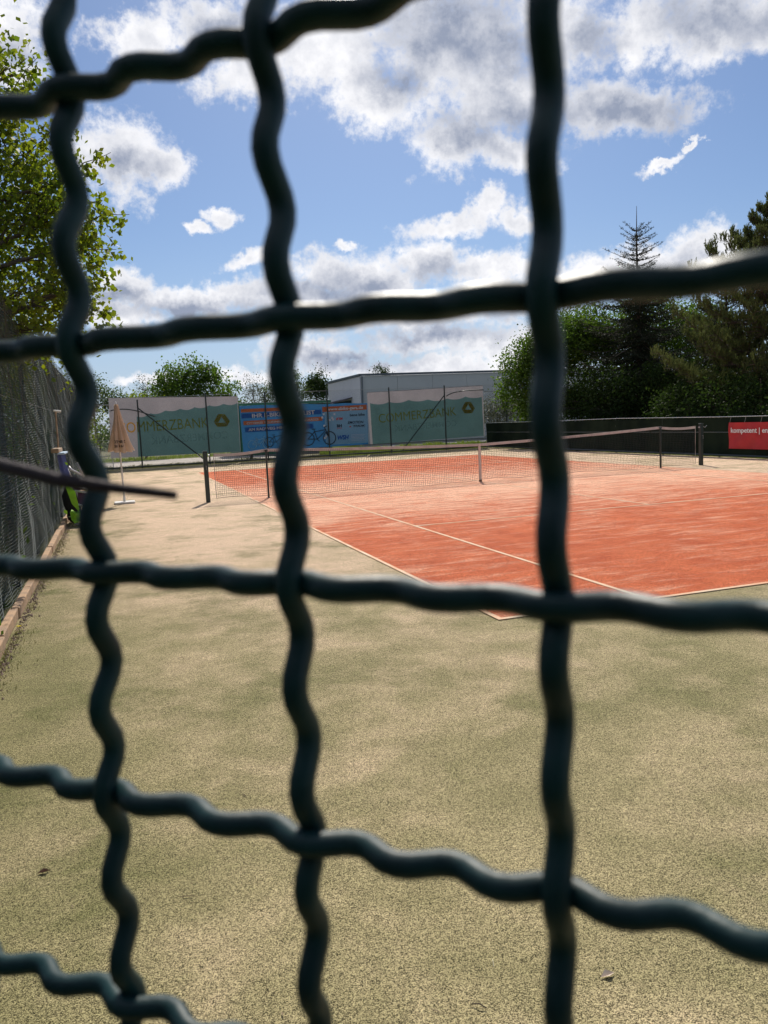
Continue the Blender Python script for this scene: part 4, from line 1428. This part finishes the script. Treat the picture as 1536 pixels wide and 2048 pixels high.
# unseen hedge behind the viewer, hinted by the twig, added to darken the wires
cents = []
for _ in range(1500):
    u_ = random.uniform(-4.5, 4.5)
    d_ = random.uniform(1.3, 2.6)
    z_ = random.uniform(0, 3.6)
    p_ = Vector((-8.2, -17.3, 0)) + FU.normalized() * u_ + Vector((FN.x, FN.y, 0)).normalized() * (d_ + .12 * z_)
    cents.append((p_.x, p_.y, z_))
v_, f_ = leaves(cents, 42, .2, .085)
ob = thing('hedge', 'unseen dark hedge added outside the near wire fence to keep light off the wires', 'hedge', (-9.8, -19, 0))
obj('foliage', v_, f_, mat('unseen_hedge_leaves', (.020, .038, .012), .7, spec=.1, col2=(.035, .05, .015), island=True), ob, kind='stuff')
# creeper at the far left corner
cents = [(-8.95 + .22 * math.sin(z * 3) + random.uniform(-.25, .25), 18.6 + random.uniform(-.1, .25), z) for z in [random.uniform(1.0, 2.6) for _ in range(34)]]
v_, f_ = leaves(cents, 12, .09, .10)
cr = thing('climbing_shrub', 'lime green shoots of a shrub behind the left end of the far fence', 'shrub', (-9.0, 18.7, 0))
obj('foliage', v_, f_, lf_lime, cr)
mb = MB()
for k in range(4):
    limb(mb, (-9.0 + k * .05, 18.7, -.03), (-9.1 + k * .12, 18.7, 2.2), .014, .005, 6, .05, 5)
mb.build('stems', bark, cr)

# trees far behind the banners
gF = 'trees far behind the banners'
broadleaf('broadleaf_tree', 'largest round dark green tree rising above the left bank banner', (-3.0, 44, 0), 6.9, [(-.9, 0, 4.9, 1.6, 1.6), (.3, .3, 5.4, 1.5, 1.35), (1.9, 0, 4.8, 1.6, 1.5), (-1.6, 0, 3.9, 1.4, 1.4), (.8, 0, 3.6, 2.0, 1.6), (3.0, 0, 3.8, 1.3, 1.3), (1.5, 0, 5.7, .9, .8)], .20, 340, 30, .27, lf_green, bark, gF, .16, shell=.3)
broadleaf('broadleaf_tree', 'yellow-green bush just above the top edge of the left bank banner', (-6.6, 30, 0), 3.9, [(-.4, 0, 2.9, .8, .65), (.6, 0, 2.8, .7, .5), (1.4, 0, 2.6, .6, .4)], .13, 90, 26, .2, lf_lime, bark, gF, .07)
broadleaf('broadleaf_tree', 'loose green tree at the far left between parasol and fence', (-9.4, 44, 0), 6.2, [(0, 0, 4.4, 1.1, 1.4), (-.8, 0, 3.6, 1.1, 1.2), (1.3, 0, 3.8, 1.2, 1.0), (2.4, 0, 3.5, 1.0, .7), (-2.2, 0, 4.0, 1.2, 1.4)], .16, 200, 28, .28, lf_far, birchb, gF, .1, shell=.3)
broadleaf('broadleaf_tree', 'thin grey-green tree between parasol top and the large dark tree', (-5.7, 50, 0), 6.3, [(0, 0, 4.6, .8, 1.6), (.9, 0, 4.2, .7, 1.1), (1.6, 0, 4.0, .6, 1.0)], .13, 110, 17, .26, lf_pale, birchb, gF, .08, shell=.2)
broadleaf('broadleaf_tree', 'sparse pale birch-like tree right of the large dark tree', (2.7, 48, 0), 6.2, [(0, 0, 4.3, 1.2, 1.5), (1.2, 0, 3.8, 1.1, 1.2)], .12, 150, 14, .3, lf_pale, birchb, gF, .08, shell=.2)
broadleaf('broadleaf_tree', 'green tree directly left of the hall behind the near wire', (5.4, 47, 0), 6.3, [(0, 0, 4.8, 1.2, 1.3), (-1.0, 0, 4.0, 1.1, 1.1), (1.0, 0, 3.9, 1.0, 1.1)], .16, 160, 28, .26, lf_far, bark, gF, .1)
broadleaf('broadleaf_tree', 'compact dark tree at the left corner of the hall', (8.0, 47.5, 0), 6.5, [(0, 0, 5.1, .75, 1.0), (.3, 0, 4.2, 1.1, 1.2), (-.5, 0, 4.4, .8, .8)], .16, 150, 30, .22, lf_dark, bark, gF, .1, shell=.3)
broadleaf('broadleaf_tree', 'small tree top showing over the middle of the hall roof', (18.4, 62, 0), 7.4, [(0, 0, 6.0, .9, 1.3), (1.0, 0, 5.6, .7, .6), (-1.4, 0, 5.5, .8, .5)], .18, 90, 26, .25, lf_dark, bark, gF, .1)
# low scrub along the horizon
cents = []
for _ in range(1500):
    x = random.uniform(-60, 60)
    cents.append((x, random.uniform(56, 66), abs(random.gauss(0, 1.3)) * (.7 + .5 * math.sin(x * .3) ** 2) + .2))
v_, f_ = leaves([(x, y, min(z, 3.9)) for x, y, z in cents], 26, .6, .34)
obj('distant_wood', v_, f_, lf_far, label='low distant belt of trees and scrub beyond the yard', cat='wood', kind='stuff')

# ------------------------------------------------------------------ right side trees
gR = 'tall trees behind the low right fence'
broadleaf('broadleaf_tree', 'sunlit round broadleaf tree at the left edge of the dark tree group', (11.4, 15.8, 0), 6.6, [(-1.5, .4, 4.0, 1.0, .9), (-1.9, .3, 2.7, 1.0, 1.0), (0, 0, 4.5, 1.7, 1.4), (1.3, .8, 5.3, 1.3, 1.0), (-.9, .2, 3.3, 1.2, 1.1), (1.2, -.3, 4.9, 1.3, 1.1), (.3, -.6, 2.6, 1.6, 1.3), (-.8, 0, 1.8, 1.1, .9), (2.4, 0, 4.2, 1.3, 1.3)], .12, 900, 40, .22, lf_green, bark, gR, .14, shell=.5)
broadleaf('broadleaf_tree', 'bright green broadleaf tree showing between the spruce and the pine', (17.2, 15.8, 0), 7.4, [(-2.6, .5, 5.2, 1.4, 1.2), (-.2, .5, 6.3, 1.4, 1.2), (-3.6, .5, 5.6, 1.3, 1.2), (2.6, 0, 5.9, 1.3, 1.0), (0, 0, 5.2, 1.6, 1.4), (-1.5, 0, 4.4, 1.4, 1.2), (1.8, 0, 5.0, 1.6, 1.2), (.4, 0, 3.3, 2.0, 1.5), (3.4, 0, 4.6, 1.6, 1.4)], .13, 800, 38, .26, lf_green, bark, gR, .15, shell=.5)
broadleaf('broadleaf_tree', 'low dark undergrowth tree beneath the spruce by the fence', (13.6, 10.4, 0), 3.8, [(0, 0, 2.1, 1.6, 1.3), (-1.5, 1.6, 1.9, 1.4, 1.2), (1.2, -1.8, 1.9, 1.6, 1.3), (-1.6, 3.6, 1.6, 1.3, 1.1)], .12, 800, 40, .26, lf_dark, bark, gR, .10, shell=.4)
broadleaf('shrub', 'pale green shrub behind the chain-link fence right of the bank banner', (10.9, 20.6, 0), 2.9, [(0, 0, 1.9, .9, .8), (-.7, 0, 1.3, .7, .7), (.9, 0, 1.4, .9, .9), (2, 0, 1.8, 1.0, 1.0)], .10, 200, 30, .2, lf_pale, bark, None, .05, cat='shrub')
broadleaf('shrub', 'dark shrubbery standing behind the low right fence', (11.3, 3.0, 0), 2.9, [(0, 0, 1.4, 1.1, 1.0), (.1, 1.9, 1.5, 1.2, 1.1), (0, -2.0, 1.5, 1.2, 1.1), (.4, 4.0, 1.4, 1.3, 1.1), (.3, -4.4, 1.5, 1.4, 1.2)], .11, 600, 38, .25, lf_dark, bark, None, .06, cat='shrub')


def needles(segs, n_per, ln, wd, rng=RNG, ang=.9, up=0.0):
    """segs: (p, q) shoot axes; narrow blades leaving each shoot at an angle"""
    P0 = np.array([s[0] for s in segs])
    Q0 = np.array([s[1] for s in segs])
    a = np.repeat(P0, n_per, 0)
    d = np.repeat(Q0 - P0, n_per, 0)
    N = len(a)
    t_ = rng.uniform(0, 1, N)[:, None]
    o_ = a + d * t_
    dn_ = d / (np.linalg.norm(d, axis=1)[:, None] + 1e-9)
    r_ = rng.normal(size=(N, 3))
    r_ -= (r_ * dn_).sum(1)[:, None] * dn_
    r_ /= np.linalg.norm(r_, axis=1)[:, None]
    dirv = dn_ * math.cos(ang) + r_ * math.sin(ang)
    dirv[:, 2] += up
    dirv /= np.linalg.norm(dirv, axis=1)[:, None]
    L = (ln * rng.uniform(.7, 1.2, N))[:, None]
    side = np.cross(dirv, rng.normal(size=(N, 3)))
    side /= np.linalg.norm(side, axis=1)[:, None]
    v = np.stack([o_, o_ + dirv * L * .45 + side * wd * .5, o_ + dirv * L, o_ + dirv * L * .45 - side * wd * .5], 1)
    return v.reshape(-1, 3), np.arange(N * 4).reshape(-1, 4)


def spruce(label, base, H, RB, z0=.5, group=None, dens=1.0, lead=1.5):
    t_ = thing('spruce_tree', label, 'tree', base, group)
    B = Vector(base)
    mb = MB()
    mb.tube([B - Vector((0, 0, .1)), B + Vector((.05, 0, H * .5)), B + Vector((0, .03, H - lead)), B + Vector((0, 0, H))], [.16, .09, .03, .008], 8, False)
    segs = []
    z = z0
    while z < H - 1.0 * lead / 1.5:
        f = (H - z) / (H - z0)
        L0 = RB * min(1.0, f * 1.15) + .06
        nb = int(6 * dens) if f > .33 else 5 if f > .2 else 4
        a0 = random.uniform(0, 6.3)
        for b_ in range(nb):
            a_ = a0 + b_ * 2 * math.pi / nb + random.uniform(-.25, .25)
            L = L0 * random.choice((random.uniform(.45, .75), random.uniform(.8, 1.18)))
            elev = random.uniform(.55, .95) - 1.15 * min(1, f * 1.7)
            pts_ = []
            for i in range(7):
                s_ = i / 6
                rr = L * s_
                zz = z + rr * math.tan(elev) * .8 + .16 * L * s_ * s_ - .10 * L * math.sin(math.pi * s_) * (1 if f > .3 else 0)
                pts_.append(B + Vector((math.cos(a_) * rr, math.sin(a_) * rr, zz)))
            mb.tube(pts_, [.022 * (1 - .8 * i / 6) * (.4 + L / RB) for i in range(7)], 4, False)
            side = Vector((-math.sin(a_), math.cos(a_), 0))
            for i in range(1, 7):
                segs.append((pts_[i - 1], pts_[i]))
                w_ = L * .34 * (1.15 - i / 6) + .06
                k_n = 3 if f > .28 else 1
                for k in range(k_n):
                    for sg in (-1, 1):
                        p_ = pts_[i - 1].lerp(pts_[i], (k + random.random()) / k_n)
                        q_ = p_ + (side * sg * .85 + (pts_[i] - pts_[i - 1]).normalized() * .55) * w_ * random.uniform(.6, 1.1) + Vector((0, 0, (-.22 * w_ if f > .25 else .12 * w_)))
                        segs.append((p_, q_))
        z += random.uniform(.13, .27)
    mb.build('trunk', bark, t_, smooth=True)
    segs = [(tuple(a), tuple(b)) for a, b in segs]
    lens = np.array([np.linalg.norm(np.subtract(a, b)) for a, b in segs])
    longs = [s for s, l in zip(segs, lens) if l > .30]
    shorts = [s for s, l in zip(segs, lens) if l <= .30]
    v1, f1 = needles(longs, 22, .085, .026, ang=.8)
    v2, f2 = needles(shorts, 7, .065, .019, ang=.8)
    obj('crown', np.concatenate([v1, v2]), np.concatenate([f1, f2 + len(v1)]), nd_spruce, t_)
    return t_


spruce('tall dark spruce with a bare spiky tip rising above the near wire', (14.0, 13.0, 0), 10.25, 4.3, .5, gR)
spruce('shorter dark spruce filling the gap between the tall spruce and the pine', (15.6, 9.4, 0), 7.0, 3.2, .3, gR, lead=.7)


def pine(label, base, H, levels, group=None):
    t_ = thing('pine_tree', label, 'tree', base, group)
    B = Vector(base)
    mb = MB()
    mb.tube([B - Vector((0, 0, .1)), B + Vector((.1, 0, H * .4)), B + Vector((0, .1, H * .8)), B + Vector((0, 0, H - .2))], [.17, .12, .06, .015], 9, False)
    segs = [((0, 0, H - .5), (0, 0, H))]
    segs = [(tuple(B + Vector(a)), tuple(B + Vector(b))) for a, b in segs]
    for z, L0, nb in levels:
        a0 = random.uniform(0, 6.3)
        for b_ in range(nb):
            a_ = a0 + b_ * 2 * math.pi / nb + random.uniform(-.3, .3)
            L = L0 * random.uniform(.75, 1.1)
            rise = .25 * L if z > H * .55 else .02 * L
            pts_ = []
            for i in range(8):
                s_ = i / 7
                zz = z + rise * s_ + .22 * L * s_ ** 3 - .10 * L * math.sin(math.pi * s_)
                pts_.append(B + Vector((math.cos(a_) * L * s_ + random.uniform(-.04, .04), math.sin(a_) * L * s_ + random.uniform(-.04, .04), zz)))
            mb.tube(pts_, [.035 * (1 - .75 * i / 7) for i in range(8)], 5, False)
            side = Vector((-math.sin(a_), math.cos(a_), 0))
            for i in range(2, 8):
                for sg in (-1, 1, 0):
                    for rep in range(4):
                        p_ = pts_[i - 1].lerp(pts_[i], random.random())
                        w_ = L * .26 * (1.2 - i / 8) + .14
                        q_ = p_ + side * sg * w_ * random.uniform(.3, 1.1) + Vector((math.cos(a_), math.sin(a_), 0)) * w_ * random.uniform(.1, .7) + Vector((0, 0, w_ * random.uniform(-.25, .45)))
                        mb.tube([p_, q_], [.009, .006], 3, False)
                        # upturned shoots along the side twig
                        for c_ in range(3):
                            r_ = p_.lerp(q_, random.uniform(.35, 1.0))
                            segs.append((tuple(r_), tuple(r_ + Vector((random.uniform(-.10, .10), random.uniform(-.10, .10), random.uniform(.14, .30))))))
    mb.build('trunk', bark, t_, smooth=True)
    v_, f_ = needles(segs, 30, .095, .016, ang=.45, up=.3)
    obj('crown', v_, f_, nd_pine, t_)
    return t_


pine('broad pine with upturned olive needle tufts at the right edge, above the red banner', (13.9, 4.9, 0), 8.6,
     [(1.7, 2.9, 7), (2.1, 3.9, 8), (2.5, 4.1, 8), (3.0, 3.3, 7), (3.5, 3.2, 8), (4.0, 3.3, 8), (4.5, 2.9, 7), (5.0, 2.7, 8), (5.5, 2.5, 7), (5.9, 2.2, 7), (6.3, 1.9, 6), (6.8, 1.5, 6), (7.3, 1.1, 5), (7.8, .7, 5), (8.2, .35, 4)], gR)

# ------------------------------------------------------------------ verge
def grass(name, label, x0, x1, y0, y1, n_, h0, h1, m_, seed):
    rng = np.random.default_rng(seed)
    x = rng.uniform(x0, x1, n_)
    y = rng.uniform(y0, y1, n_)
    h = rng.uniform(h0, h1, n_) * (.55 + .45 * np.sin(x * 1.9) * np.sin(y * 2.7 + x))
    a = rng.uniform(0, 6.28, n_)
    w_ = rng.uniform(.006, .016, n_)
    z = -.03 * np.ones(n_)
    dx, dy = np.cos(a) * w_, np.sin(a) * w_
    lx, ly = rng.normal(0, .35, n_) * h, rng.normal(0, .35, n_) * h
    v = np.stack([np.stack([x - dx, y - dy, z], 1), np.stack([x + dx, y + dy, z], 1), np.stack([x + dx * .5 + lx * .5, y + dy * .5 + ly * .5, z + h * .7], 1), np.stack([x + lx, y + ly, z + h], 1)], 1)
    return obj(name, v.reshape(-1, 3), np.arange(n_ * 4).reshape(-1, 4), m_, label=label, cat='grass', kind='stuff')


gr_m = mat('fresh_grass', (.10, .15, .03), .6, col2=(.18, .21, .05), island=True, vscale=.6, trans=.4, transc=(1.7, 1.8, .9))
dry_m = mat('dry_grass', (.19, .18, .075), .7, col2=(.10, .12, .04), island=True, vscale=.6, trans=.35)
grass('tall_grass', 'fresh green grass and weeds along the fence below the right bank banner', 1.4, 14, 18.35, 21.5, 30000, .12, .42, gr_m, 1)
grass('verge_grass', 'dry short grass verge behind the left and middle banners', -13, 1.4, 18.35, 20.5, 15000, .04, .20, dry_m, 2)
grass('verge_weeds', 'mixed grass beyond the pale paving', -14, 6, 27.6, 32, 9000, .05, .3, gr_m, 3)
grass('fence_grass', 'grass growing under the trees behind the low right fence', 8.95, 12.5, -8, 17.5, 16000, .06, .30, gr_m, 4)
